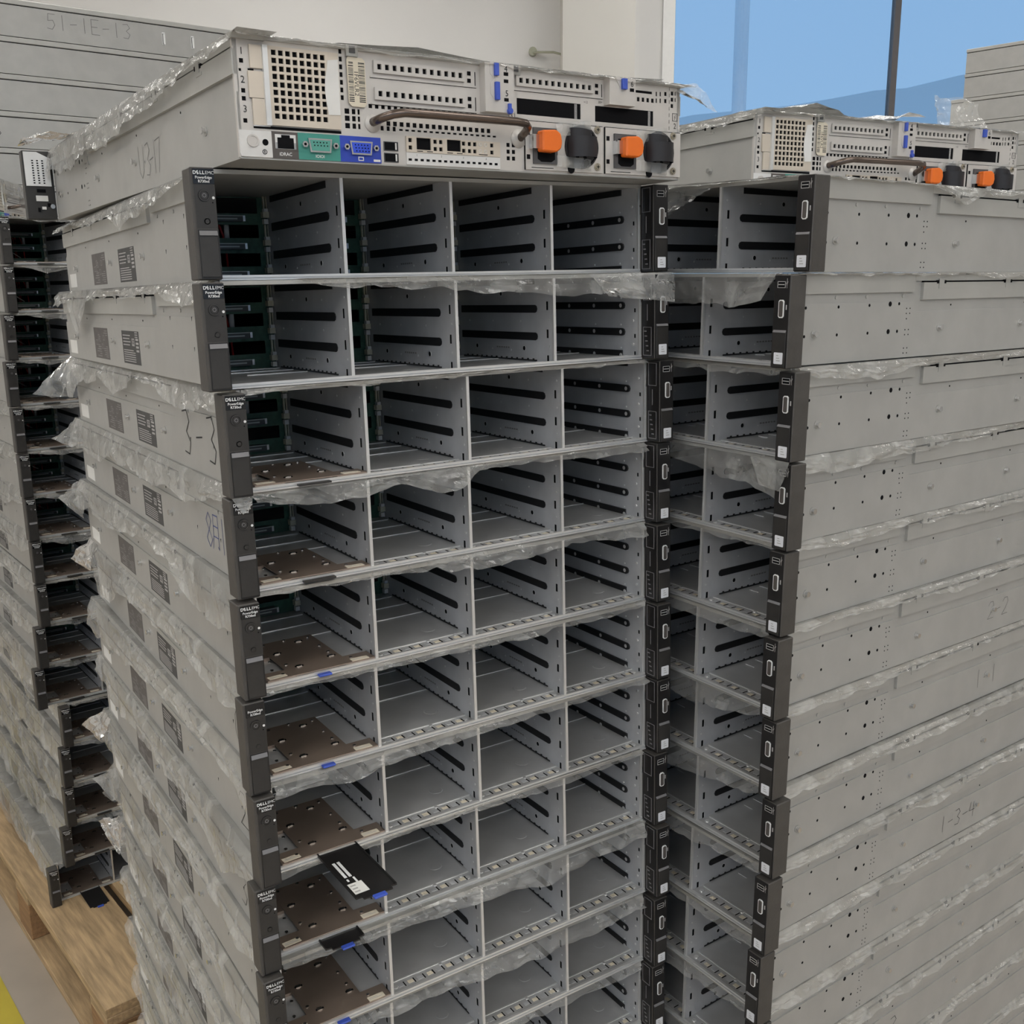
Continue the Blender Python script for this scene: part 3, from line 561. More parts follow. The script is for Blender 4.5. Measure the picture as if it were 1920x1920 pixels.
    Q.append(('network_port', m.mesh('network_port'), []))
    for nm, s0, s1, c0, c1, dx in (('serial_port', 46.6, 82, 'teal', 'teal_socket', 0), ('video_port', 82, 118, 'blue_port', 'socket_blue', 35.4)):
        m = N(c0, c1, 'chrome', 'print_white', 'hole_black'); m.box(s0, s1, 0, 1.0, 1.4, 21.2)
        cx = 64.4 + dx
        m.prism([(cx - 10, 17.4), (cx + 10, 17.4), (cx + 8.6, 7), (cx - 8.6, 7)], 'y', 1, 3.2, 2); m.prism([(cx - 8.6, 16.2), (cx + 8.6, 16.2), (cx + 7.4, 8.2), (cx - 7.4, 8.2)], 'y', 2.6, 3.4, 1)
        for row in range(2 if dx == 0 else 3):
            for q in range(5): m.cyl((cx - 5.6 + 2.7 * q + .5 * row, 14.4 - row * 2.3), 'y', .55, 3.3, 3.6, 6, 4)
        for sg in (-1, 1): m.cyl((cx + sg * 12.9, 12.6), 'y', 2.5, 1, 4.0, 6, 2); m.cyl((cx + sg * 12.9, 12.6), 'y', 1.1, 3.9, 4.2, 8, 4)
        if dx == 0: m.text('IOIOI', 3.2, at(cx, 4.2, 1.15), 3, .01)
        else: m.frame('y', cx - 2.4, cx + 2.4, 2.6, 5.8, .7, 1, 1.2, 3); m.box(111, 117, 1, 1.2, 2.4, 4.2, 3)
        Q.append((nm, m.mesh(nm), []))
    for z in (15.3, 6.4):
        m = N('hole_black', 'port_white', 'inlet_grey'); m.box(121, 134, 0, .8, z - 3.6, z + 3.6, 2); m.box(121.6, 133.4, .8, 1.1, z - 3, z + 3); m.box(131, 132.4, 1.0, 1.4, z - 2.6, z + 2.6, 1); Q.append(('usb_port', m.mesh('usb_port'), []))
    # network daughter card
    hs = [sq(157.7, 18.6, 13.6, 9.4), sq(186.9, 18.8, 13.6, 9.2)] + [sq(s_, z, 3.2) for s_ in (145, 168.6, 174, 196.5, 202.3, 207.6, 225) for z in (21, 15.2)]
    m = N('steel_cream', 'port_white', 'hole_black', 'steel_edge'); m.plate(141.4, 233.6, 11.6, 24, hs, .2, 1.6); m.box(141.4, 233.6, .05, .2, 11.6, 24, 2); m.box(141.4, 233.6, 0, 1.2, 1.8, 11.4, 1)
    for k in range(16): m.box(143 + 5.65 * k, 146 + 5.65 * k, 1.2, 1.35, 4.8, 6.6, 2)
    for s_ in (151, 160.5, 180, 189.5): m.box(s_, s_ + 5.6, 1.6, 1.7, 12.4, 13.0, 2)
    for s_ in (213, 218.4):
        for z in (21, 15.6): m.ring((s_, z), 'y', 1.5, 1.1, 1.6, 1.8, 10, 3)
    m.box(211.5, 220.5, 1.6, 1.7, 12.6, 13.2, 2)
    for s_, tx in ((151, '1'), (174.5, '2'), (196, '3'), (219, '4')): m.text(tx, 2.2, at(s_, 9.4, 1.3), 2)
    Q.append(('network_card', m.mesh('network_card'), []))
    # carry handle
    path = [(112, 0, 33), (112.5, 8, 33.6), (115, 15, 35.0), (121, 20, 37), (130, 22, 38.4), (150, 22.5, 38.5), (180, 22.5, 38.5), (210, 22.5, 38.6), (238, 22.5, 38.6), (248, 20.5, 38.0), (253.5, 16, 36), (255.5, 9, 33), (256, 0, 29)]
    m = N('handle_bronze', 'steel_rear'); m.tube(path, 3.5, 12, 0); m.cyl((112, 32), 'y', 7, -.2, 1.2, 18, 1); m.cyl((254, 28.5), 'y', 8, -.2, 1.2, 18, 1)
    Q.append(('carry_handle', m.mesh('carry_handle', smooth=True), []))
    # power supplies
    for s0, s1, in0, or0, fc in ((260.4, 347.6, 267.8, 270.4, 322.5), (350.8, 444.2, 360.2, 365.8, 416)):
        cap = []
        m = N('steel_rear', 'hole_black'); m.box(s0, s1, 0, 2.0, 2.8, 43.6); m.box(s0 - .4, s0, 0, 1.4, 2.6, 44, 1); m.box(s0, s1, .1, 1.6, 43.6, 44.2, 1); m.cyl((fc, 24.6), 'y', 19.2, 1.9, 2.25, 32, 1); m.box(s0 + 1, s0 + 4.6, 1.9, 2.2, 32, 36, 1); m.box(s0 + 1, s0 + 4.6, 1.9, 2.2, 11.5, 15.5, 1); m.box(s0 + 6, s0 + 30, 1.9, 2.3, 4.4, 4.9, 1); m.cyl((fc - 12, 5), 'y', 4, 1.9, 2.3, 14, 1)
        body = m.mesh('power_supply')
        f = N('fan_black', 'inlet_grey'); f.ring((fc, 24.6), 'y', 19, 17.4, 2.2, 3.2, 32); f.ring((fc, 24.6), 'y', 12.4, 11.6, 2.4, 3, 28, 1); f.cyl((fc, 24.6), 'y', 6, 2.3, 3.2, 20)
        for q in range(7): a = q * 2 * math.pi / 7; f.prism([(fc + 5 * math.cos(a), 24.6 + 5 * math.sin(a)), (fc + 17 * math.cos(a - .15), 24.6 + 17 * math.sin(a - .15)), (fc + 17 * math.cos(a + .35), 24.6 + 17 * math.sin(a + .35)), (fc + 5 * math.cos(a + .5), 24.6 + 5 * math.sin(a + .5))], 'y', 2.3, 2.7, 1)
        cap.append(('fan', f.mesh('fan')))
        i = N('inlet_grey', 'hole_black'); i.box(in0, in0 + 26.2, 1.9, 4.0, 8, 38.6); i.prism([(in0 + 4, 12), (in0 + 8, 9.6), (in0 + 19, 9.6), (in0 + 23, 12), (in0 + 23, 34), (in0 + 4, 34)], 'y', 3.9, 4.3, 1); cap.append(('power_inlet', i.mesh('power_inlet')))
        g = N('orange'); g.prism([(or0, 17.4), (or0 + 15, 17), (or0 + 20, 20), (or0 + 21.5, 26), (or0 + 20, 33), (or0 + 15, 36), (or0, 35)], 'y', 5, 15); g.box(or0 + 1, or0 + 4, 2, 6, 20, 32); cap.append(('orange_latch', g.mesh('orange_latch', .0012)))
        b = N('chrome'); b.box(or0 - 6.5, or0 + .5, 2, 9, 20, 32); cap.append(('latch_spring', b.mesh('latch_spring')))
        st = N('fan_black'); rows = []
        for q in range(9):
            a = math.pi * q / 8; rows.append([(fc - 16 * math.cos(a) - 1, 2.2 + 14 * math.sin(a), z) for z in (15, 21, 27, 33)])
        st.grid(rows); rows = [[(s_, o_ - .8, z) for s_, o_, z in r_] for r_ in rows]; st.grid(rows)
        rows = []
        for q in range(9):
            a = math.pi * q / 8; rows.append([(fc - 2 - 12 * math.cos(a), 2.2 + 9 * math.sin(a), z + 1.2 * math.cos(a)) for z in (31, 34, 37, 39.5)])
        st.grid(rows); cap.append(('strap_loop', st.mesh('strap_loop', smooth=True)))
        for z0, z1, dz in ((32, 43, 4.5), (6.5, 16, -2)):
            tp = N('film'); rows = [[(fc - 30 + q * 5.0, 4.6 + 1.5 * math.sin(q * 1.3), z + dz * q / 8) for q in range(9)] for z in (z0, (z0 + z1) / 2, z1)]; tp.grid(rows); cap.append(('tape_strip', tp.mesh('tape_strip')))
        for z in (40.6, 8):
            w = N('screw', 'hole_black'); cs = s1 - 7 if s0 < 300 else s1 - 10; w.cyl((cs, z), 'y', 3.4, 2, 3.2, 16); w.cyl((cs, z), 'y', 2.4, 3.2, 3.9, 14); w.box(cs - 1.6, cs + 1.6, 3.8, 4.05, z - .35, z + .35, 1); w.box(cs - .35, cs + .35, 3.8, 4.05, z - 1.6, z + 1.6, 1); cap.append(('screw', w.mesh('screw')))
        Q.append(('power_supply', body, cap))
    # sheet metal dividers inside the two open card slots
    for s_ in (318, 406): m = N('steel_edge', 'paper_white'); m.box(s_ - 1.5, s_ + 1.5, -26, -.5, 48.5, 62); m.box(s_ - 14, s_ - 9, -14, -12, 49.5, 56, 1); Q.append(('slot_guide', m.mesh('slot_guide'), []))
    for s_ in (95.5, 250.5): m = N('steel_lid', 'inlet_grey'); m.box(s_ - 5, s_ + 5, -.5, 3.2, 80.6, 89); m.box(s_ - 2.6, s_ + 2.6, 3.1, 3.5, 83, 88, 1); Q.append(('lid_clip', m.mesh('lid_clip'), []))
    m = N('steel_lid'); m.box(-1.5, 24, -4, 3.4, 84.6, 88.8); Q.append(('lid_hook', m.mesh('lid_hook'), []))
    return Q
REAR = rear_parts()

# ------------------------------------------------------------------ handwriting
GL = {'1': [[(.5, 1), (.5, 0)]], '2': [[(.1, .8), (.3, 1), (.7, 1), (.85, .75), (.6, .4), (.1, 0), (.9, .02)]], '3': [[(.15, .95), (.6, 1), (.8, .75), (.45, .52), (.8, .3), (.6, .02), (.15, .05)]],
      '4': [[(.3, 1), (.15, .45), (.85, .45)], [(.7, .95), (.65, 0)]], '5': [[(.85, 1), (.25, 1), (.2, .55), (.65, .6), (.8, .3), (.55, 0), (.1, .05)]], '6': [[(.75, 1), (.35, .75), (.15, .3), (.35, 0), (.7, .1), (.75, .35), (.4, .45), (.2, .3)]],
      '7': [[(.1, .95), (.85, 1), (.5, 0)]], '8': [[(.5, .5), (.2, .75), (.5, 1), (.8, .78), (.5, .5), (.15, .22), (.5, 0), (.85, .25), (.5, .5)]], '-': [[(.2, .45), (.8, .5)]], 'E': [[(.85, 1), (.15, 1), (.15, 0), (.9, 0)], [(.15, .5), (.7, .5)]],
      'S': [[(.85, .9), (.5, 1), (.2, .8), (.45, .52), (.75, .3), (.5, .02), (.1, .1)]], 'U': [[(.1, 1), (.15, .2), (.5, 0), (.8, .2), (.85, 1)]], '.': [[(.45, .45), (.55, .5), (.55, .42)]], '(': [[(.7, 1), (.4, .7), (.35, .3), (.65, 0)]],
      'Y': [[(.25, 1), (.2, .4), (.05, 0)], [(.25, 1), (.8, 1), (.8, .05), (.65, .12)], [(.25, .68), (.8, .68)], [(.22, .38), (.8, .38)]], 'R': [[(.2, 1), (.2, 0), (.8, 0), (.8, 1), (.2, 1)], [(.2, .5), (.8, .5)]], ' ': []}
def handwriting(body, side, y, z, size, width, ink, adv=.75, slant=0., tilt=0., parent=None):
    """strokes on the long side of a server; y,z = lower left of the writing as read"""
    m = MB(ink); x = 0; sgn = -1 if side < 0 else 1
    for ch in body:
        lines = [[((x + px * .75 + slant * py) * size, (py + tilt * x) * size) for px, py in ln] for ln in GL[ch]]
        m.stroke(lines, width, lambda a, b: (side * .2218 if z + b < .060 else side * .2231, y + sgn * a, z + b)); x += adv
    return link('handwriting', m.mesh('handwriting'), parent)

# ------------------------------------------------------------------ servers
def matrix(x, y, z, yaw, tx=0., ty=0.):
    return Matrix.Translation((x, y, z)) @ Matrix.Rotation(R(yaw), 4, 'Z') @ Matrix.Rotation(R(tx), 4, 'X') @ Matrix.Rotation(R(ty), 4, 'Y')
def server(M, label, group, logo=True, stickers=True, tag_out=None, tray=True, blue=False, cables=False, front=True, rear=False, studs=(-1, 1), ears=True):
    t = link('rack_server', None); t.matrix_world = M; tag(t, label, 'server', group)
    link('chassis', PT['chassis'], t); link('front_cover', PT['front_cover'], t); link('lid', PT['lid'], t); link('side_holes', PT['side_holes'], t)['kind'] = 'stuff'
    for s in studs:
        for y in (.040, .249, .412, .638): link('rail_stud', PT['rail_stud'], t, (s * .2215, y, .0298), (0, 0, 0 if s > 0 else math.pi))
    if front:
        link('front_lip', PT['front_lip'], t); link('bay_floor', PT['bay_floor'], t)
        for x in DIVX:
            d = link('divider', PT['divider'], t, (x, 0, 0))
            link('guide_slot', PT['guide_slot'], d, (0, 0, .055)); link('guide_slot', PT['guide_slot'], d, (0, 0, .0275)); link('guide_slot', PT['guide_slot_top'], d, (0, 0, .0822)); link('toothed_slot', PT['toothed_slot'], d, (0, 0, .0030))
        for s, nm in ((-1, 'bay_wall_l'), (1, 'bay_wall_r')):
            d = link('bay_wall', PT[nm], t)
            for z in (.055, .0275): link('guide_slot', PT['guide_slot'], d, (s * .2175, -.006, z))
            link('guide_slot', PT['guide_slot_top'], d, (s * .2175, -.006, .0822)); link('guide_slot', PT['guide_slot_top'], d, (s * .2175, -.006, .0052))
        bp = link('backplane', PT['backplane'], t)
        for a, b in BAYX:
            for z in (.0635, .0365, .0092): link('drive_connector', PT['drive_connector'], bp, ((a + b) / 2 - .002, .1965, z))
            link('light_pipe', PT['light_pipe'], bp, (b - .0022, .1945, 0))
        if cables: link('cable_bundle', PT['cable_bundle'], t)
        if tray:
            tr = link('tag_tray', PT['tag_tray'], t); link('bay_label', PT['bay_label'], tr, (-.2025, .0060, .0056), (0, 0, R(4))); link('bay_label', PT['bay_label'], tr, (-.1225, .0045, .0056))
            if tag_out is None: link('pull_tab', PT['pull_tab' if blue else 'dark_tab'], tr, (-.1618, -.0060, .0022))
            else:
                g = link('information_tag', PT['information_tag' if tag_out < .02 else 'plain_tag'], t, (-.1600, tag_out, .0032), (R(1.0), 0, R(.8)))
                link('pull_tab', PT['pull_tab'], g, (0, -.1065, 0))
    if ears:
        e = link('left_ear', PT['left_ear'], t)
        for nm in ('name_plate', 'model_text', 'panel_inset', 'power_button', 'status_light', 'reset_button', 'latch_recess', 'release_latch', 'latch_strip'): link(nm, PT[nm], e)
        if logo: link('brand_text', PT['brand_text'], e)
        e = link('right_ear', PT['right_ear'], t)
        for nm, k in (('ear_inner_face', 'ear_inner_face'), ('front_panel', 'front_panel'), ('usb_port', 'usb_port'), ('vga_port', 'vga_port'), ('release_latch', 'release_latch_r'), ('latch_strip', 'latch_strip_r'), ('badge', 'badge')): link(nm, PT[k], e)
    if stickers:
        link('regulatory_label', PT['regulatory_label'], t); link('rating_label', PT['rating_label'], t); link('white_sticker', PT['white_sticker'], t)
    if rear:
        for nm, me, ch in REAR:
            p = link(nm, me, t)
            for n2, m2 in ch: link(n2, m2, p)
    return t

ORD = ['top', 'second', 'third', 'fourth', 'fifth', 'sixth', 'seventh', 'eighth', 'ninth', 'tenth', 'eleventh', 'twelfth', 'thirteenth', 'fourteenth', 'fifteenth', 'lowest']
C_POSE=[(-0.0525,0.9783,1.4434,31.6943),(-0.0492,0.9688,1.3555,32.3375),(-0.0402,0.9748,1.2668,32.7891),(-0.0406,0.9765,1.1788,32.861),(-0.0391,0.9707,1.0901,32.9159),(-0.0385,0.9662,1.0019,32.3817),(-0.0352,0.9638,0.9137,33.1255),(-0.0383,0.9604,0.8265,32.6059),(-0.0343,0.9525,0.7393,32.7617),(-0.0352,0.958,0.6452,32.3698),(-0.0357,0.958,0.5567,32.3596),(-0.0341,0.9572,0.468,32.5521),(-0.0325,0.9563,0.3793,32.5521),(-0.0309,0.9554,0.2905,32.5521),(-0.0293,0.9546,0.2018,32.5521),(-0.0276,0.9537,0.1131,32.5521)]
R_POSE=[(0.1477,1.1648,1.4468,-52.8781),(0.1355,1.1652,1.3574,-54.5148),(0.143,1.166,1.2679,-54.1127),(0.142,1.1658,1.1792,-53.4191),(0.141,1.1674,1.0908,-53.6318),(0.1396,1.1648,1.0021,-54.0046),(0.1413,1.1656,0.9132,-53.696),(0.1446,1.1633,0.8235,-53.5253),(0.1412,1.1612,0.7344,-53.9174),(0.1382,1.1623,0.6454,-54.1413),(0.1378,1.1627,0.5567,-53.7829),(0.1373,1.1632,0.4679,-53.7829),(0.1368,1.1636,0.3792,-53.7829),(0.1364,1.1641,0.2905,-53.7829),(0.1359,1.1645,0.2018,-53.7829),(0.1354,1.165,0.113,-53.7829)]
L_POSE=[(-0.766,2.1287,1.4762,38.0464),(-0.7674,2.1279,1.3871,38.0255),(-0.7744,2.1225,1.2981,38.0075),(-0.7792,2.1188,1.2097,37.9893),(-0.777,2.1197,1.1207,38.0102),(-0.7749,2.1202,1.0317,38.0393),(-0.774,2.1227,0.9439,37.972),(-0.7726,2.1241,0.8553,37.9554),(-0.7711,2.122,0.7658,38.05),(-0.7814,2.118,0.6779,37.8988),(-0.7918,2.1146,0.5899,37.7297),(-0.7558,2.1318,0.4997,38.1031),(-0.7626,2.1258,0.4108,38.1094),(-0.7632,2.1227,0.3218,38.1808),(-0.7739,2.1149,0.2331,38.1402),(-0.8048,2.1018,0.1455,37.7494)]
C_M = [matrix(*p, -1.029, -.584) for p in C_POSE]; R_M = [matrix(p[0] * k, p[1] * k, p[2] - (.0008 if p[2] > 1.44 else 0), p[3] - .5, -.073, .412) for p, k in zip(R_POSE, [1.007] * 12 + [1.009, 1.011, 1.013, 1.014])]; L_M = [matrix(*p, -.154, -.106) for p in L_POSE]
SC_ = 'in the stack with dark side stickers'; SR_ = 'in the stack turned crosswise before the window'; SL_ = 'in the stack above the bare pallet boards'
special = {2: 'marked 3-3 in black ink, third ' + SC_, 3: 'marked in blue ink, fourth ' + SC_, 6: 'with its black tag pulled out, seventh ' + SC_}
CS = []
for i, M in enumerate(C_M):
    lab = 'open-bay server ' + special[i] if i in special else 'open-bay server with empty drive bays, %s %s' % (ORD[i], SC_)
    CS.append(server(M, lab, 'servers of the stickered stack', logo=i not in (5,), tag_out={6: .0160, 7: .082}.get(i), tray=i > 1, blue=i > 3, cables=i < 4))
RS = []
for i, M in enumerate(R_M):
    RS.append(server(M, 'open-bay server with grey riveted side, %s %s' % (ORD[i], SR_), 'servers of the crosswise stack', stickers=False))
LS = []
for i, M in enumerate(L_M):
    LS.append(server(M, 'open-bay server with black ear, %s %s' % (ORD[i], SL_), 'servers of the pallet stack', tag_out=.03 if i == 15 else None, cables=i < 7, studs=(-1,)))
# servers lying with their ports outward on top
TM = matrix(-.41304, 1.53579, HC + .0842, 213.4706, .6857, .3853)
T = server(TM, 'server with orange latches showing its ports, on top of the stickered stack', 'port-side-out servers', stickers=False, front=False, rear=True, ears=False)
T2M = matrix(.14393, 1.95759, HC + .0952, 207.4538)
T2 = server(T2M, 'server showing its ports, lying across the crosswise stack before the window', 'port-side-out servers', stickers=False, front=False, rear=True, ears=False)
for tt in (T, T2):
    m = MB('plastic_black', 'steel', 'hole_black'); m.box(-.2412, -.2219, -EAR, .0015, .0004, .0864); m.box(.2219, .2580, -EAR, -.004, .0004, .0864); m.box(-.221, .221, -.004, .0005, .002, .085, 2)
    e = link('front_ears', m.mesh('front_ears', .0008), tt)
    m = MB('print_white', 'hole_black'); m.prism([(.2255, .0425), (.2560, .0425), (.2560, .0850), (.2400, .0850), (.2255, .0780)], 'y', -.0042, -.0022)
    for i in range(3):
        for j in range(10): m.box(.2330 + i * .0060, .2352 + i * .0060, -.0023, -.0019, .0455 + j * .0031, .0470 + j * .0031, 1)
    link('vented_cage', m.mesh('vented_cage'), e)
    m = MB('paper_white', 'hole_black', 'chrome'); m.box(.2315, .2460, -.0042, -.0030, .0235, .0305); m.box(.2335, .2440, -.0041, -.0026, .0345, .0385, 1); m.cyl((.2270, .0170), 'y', .003, -.004, -.001, 10, 2); m.box(.2350, .2400, -.0042, -.0020, .0130, .0165, 0); m.box(.2420, .2450, -.0042, -.0022, .0100, .0150, 1); m.box(.2290, .2330, -.0042, -.0022, .0165, .0210, 1)
    link('ear_bracket', m.mesh('ear_bracket'), e)

# ------------------------------------------------------------------ handwriting on the sides
handwriting('4-3-17', 1, .395, .020, .026, .0007, 'ink_grey', .62, parent=T) if False else None
handwriting('U.3-17', 1, .424, .012, .030, .0008, 'ink_grey', .40, parent=T)
handwriting('3-3-', -1, .182, .014, .044, .0015, 'ink_black', .92, parent=CS[2])
handwriting('8Y16R(', -1, .128, .018, .034, .0010, 'ink_blue', .62, parent=CS[3])
handwriting('(3-', -1, .085, .012, .040, .0008, 'ink_black', .8, parent=CS[5])
handwriting('2-2', -1, .090, .012, .036, .0008, 'ink_black', .8, parent=CS[6])
handwriting('3-1', -1, .095, .012, .036, .0008, 'ink_black', .8, parent=CS[7])
handwriting('2-2', 1, .400, .018, .022, .0007, 'ink_grey', .75, parent=RS[5])
handwriting('1-1', 1, .385, .016, .024, .0007, 'ink_grey', .75, parent=RS[6])
handwriting('1-3-4', 1, .330, .014, .022, .0007, 'ink_black', .75, parent=RS[8])
handwriting('4-4-3', 1, .180, .012, .026, .0009, 'ink_black', .80, parent=RS[11])

# ------------------------------------------------------------------ plain stacks in the background
def plain_server(M, label, group, tabs=(), length=.74):
    t = link('rack_server', None); t.matrix_world = M; tag(t, label, 'server', group)
    link('chassis', PB['body'], t); link('lid', PB['lid'], t)
    for x, z in tabs: link('side_tab', PB['tab'], t, (x, 0, z))
    return t
PB = {}
PB['body'] = MB('steel', 'hole_black').box(-.76, 0, .0012, .44, 0, .0722).box(-.76, 0, .0035, .438, .0722, .0745, 1).mesh('chassis')
PB['lid'] = MB('steel_lid').box(-.762, .001, 0, .442, .0745, .0868).mesh('lid', .0012)
PB['tab'] = MB('steel_edge', 'hole_black').box(-.004, .004, -.0006, .002, -.016, .016).box(-.0028, .0028, -.0008, .002, -.0145, .013, 1).box(-.0016, .0036, -.003, .001, -.0145, .0118).mesh('side_tab')
BS = []
for k in range(23):
    z = HC + .69299 - (k + 1) * .0887
    BS.append(plain_server(matrix(-.76887, 3.11593, z, 37.21) , 'closed grey server, %s from top of tall stack by white wall' % (ORD[k] if k < 15 else ['sixteenth', 'seventeenth', 'eighteenth', 'nineteenth', 'twentieth', 'twenty-first', 'twenty-second', 'twenty-third', 'twenty-fourth', 'twenty-fifth'][k - 15]), 'servers of the tall wall stack', [(-.205, .040), (-.125, .040)] if k == 0 else [(-.19, .040)] if k == 1 else []))
def bwrite(body, x, z, size, ink, parent, width=.0012, adv=.75, rot=0):
    m = MB(ink); u = 0
    for ch in body:
        m.stroke([[((u + px * .75) * size, py * size) for px, py in ln] for ln in GL[ch]], width, lambda a, b: (x + a * math.cos(rot) - b * math.sin(rot), .0007, z + a * math.sin(rot) + b * math.cos(rot))); u += adv
    link('handwriting', m.mesh('handwriting'), parent)
bwrite('51-1E-13', -.505, .028, .036, 'ink_grey', BS[0])
bwrite('1--', -.70, .040, .012, 'ink_grey', BS[2], .0008, 1.2)
bwrite('4-2', -.70, .075, .034, 'ink_black', BS[3], .0014, .7, R(-62))
FS = []
for k in range(25):
    z = HC + .84574 - (k + 1) * .0887
    dx = 0 if k < 2 else -.045
    FS.append(plain_server(matrix(1.75691, 4.2142, z, -45.955) @ Matrix.Translation((.762 + dx, 0, 0)), 'closed grey server, %s from top of the far stack at the window' % (ORD[k] if k < 15 else ['sixteenth', 'seventeenth', 'eighteenth', 'nineteenth', 'twentieth', 'twenty-first', 'twenty-second', 'twenty-third', 'twenty-fourth', 'twenty-fifth'][k - 15]), 'servers of the far window stack'))

# server lying on the left stack, its ports seen at a slant
T3M = matrix(-1.7873, 2.2438, HC + .1245, 279.92)
T3 = server(T3M, 'server showing its ports at a slant, lying on the stack above bare pallet boards', 'port-side-out servers', stickers=False, front=False, rear=True, ears=False)

# ------------------------------------------------------------------ pallets
def pallet(M, w, l, hgt, label, nb=7):
    t = link('wooden_pallet', None); t.matrix_world = M; tag(t, label, 'pallet', 'wooden pallets')
    bw = (w - (nb - 1) * .018) / nb
    bm_ = MB('wood').box(0, bw, 0, l, 0, .020).mesh('deck_board', .0015)
    for k in range(nb): link('deck_board', bm_, t, (k * (bw + .018), 0, hgt - .020))
    be = MB('wood').box(0, w, 0, .09, 0, .020).mesh('bearer_board', .0015)
    bl = MB('wood_dark').box(0, .09, 0, .09, 0, hgt - .06).mesh('block', .002); bb = MB('wood').box(0, .09, 0, l, 0, .020).mesh('bottom_board', .0015)
    for y in (0, l / 2 - .045, l - .09):
        link('bearer_board', be, t, (0, y, hgt - .040))
        for x in (0, w / 2 - .045, w - .09): link('block', bl, t, (x, y, .020))
    for x in (0, w / 2 - .045, w - .09): link('bottom_board', bb, t, (x, 0, 0))
    return t
pallet(matrix(-.775, 2.120, 0, 40) @ Matrix.Translation((-.300, -.395, 0)), .90, 1.09, .1455, 'wooden pallet with bare board edge beside the yellow floor stripe', 6)
pallet(matrix(-.0276, .9537, 0, 32.55) @ Matrix.Translation((-.262, -.25, 0)), 1.22, 1.20, .1055, 'wooden pallet carrying the stickered stack and the crosswise stack')
pallet(matrix(-.76887, 3.11593, 0, 37.21) @ Matrix.Translation((-.80, .0, 0)), .90, .50, HC + .69299 - 23 * .0887, 'wooden pallet under the tall stack by the white wall', 5)
pallet(matrix(1.75691, 4.2142, 0, -45.955) @ Matrix.Translation((-.08, -.05, 0)), .90, .55, HC + .84574 - 25 * .0887, 'wooden pallet under the far stack at the window', 5)

# ------------------------------------------------------------------ clear plastic film between the servers
def interp(tab, x):
    if x <= tab[0][0]: return tab[0][1]
    for (a, va), (b, vb) in zip(tab[:-1], tab[1:]):
        if x <= b: return va + (vb - va) * (x - a) / (b - a)
    return tab[-1][1]
def nz(a, b, c): return noise.noise(Vector((a, b, c)))
def film(M, label, sides, seed, patches=(), top=H, group='clear films between servers'):
    m = MB('film'); z0 = top + .0010
    for side, a, b, drops, out in sides:
        n = max(4, int(abs(b - a) / .007)); rows = [[] for _ in range(8)]
        for k in range(n + 1):
            q = a + (b - a) * k / n
            dr = max(.0015, interp(drops, q) * (1 + .35 * nz(q * 16, seed, .3)) + .003 * nz(q * 60, seed, 9))
            for j in range(8):
                if j == 0: o_, z, qq = -.030, z0 - .0004, q
                elif j == 1: o_, z, qq = .0004, z0, q
                else:
                    t = (j - 1) / 6
                    cr = abs(nz(q * 20 + .5 * seed + t * 1.2, t * 1.6, seed)) * .007 + .0025 * abs(nz(q * 55 - t * 3, t * 2.5, seed + 4))
                    o_ = .0016 + out * t * (1 + .5 * nz(q * 9, 2, seed)) + cr * min(1, t * 2.5)
                    z = z0 - dr * t + .002 * nz(q * 50, t * 4, seed + 7) * t; qq = q + .006 * nz(q * 20, t * 3, seed + 2) * t
                if side == 'L': p = (-.2236 - o_, qq, z)
                elif side == 'R': p = (.2236 + o_, qq, z)
                elif side == 'F': p = (qq, -.0014 - o_, z)
                else: p = (qq, D + .003 + o_, z)
                rows[j].append(p)
        m.grid(rows)
    for pts, amp in patches:                                   # loose flaps: four corners in local space
        A, B, C, E_ = [Vector(p) for p in pts]; nu, nv = 16, 10; rows = []
        nrm = (B - A).cross(E_ - A).normalized()
        for j in range(nv + 1):
            row = []
            for i in range(nu + 1):
                u, v = i / nu, j / nv; p = (A * (1 - u) + B * u) * (1 - v) + (E_ * (1 - u) + C * u) * v
                w = amp * (nz(u * 2.5, v * 2.5, seed) + .5 * nz(u * 7, v * 6, seed + 3)) * (.3 + .7 * v)
                row.append(tuple(p + nrm * w + (C - E_) * (.10 * nz(u * 5, v * 3, seed + 5)) * v * (0 < i < nu)))
            rows.append(row)
        m.grid(rows)
    o = link('plastic_film', m.mesh('plastic_film')); o.matrix_world = M; tag(o, label, 'plastic film', group); return o

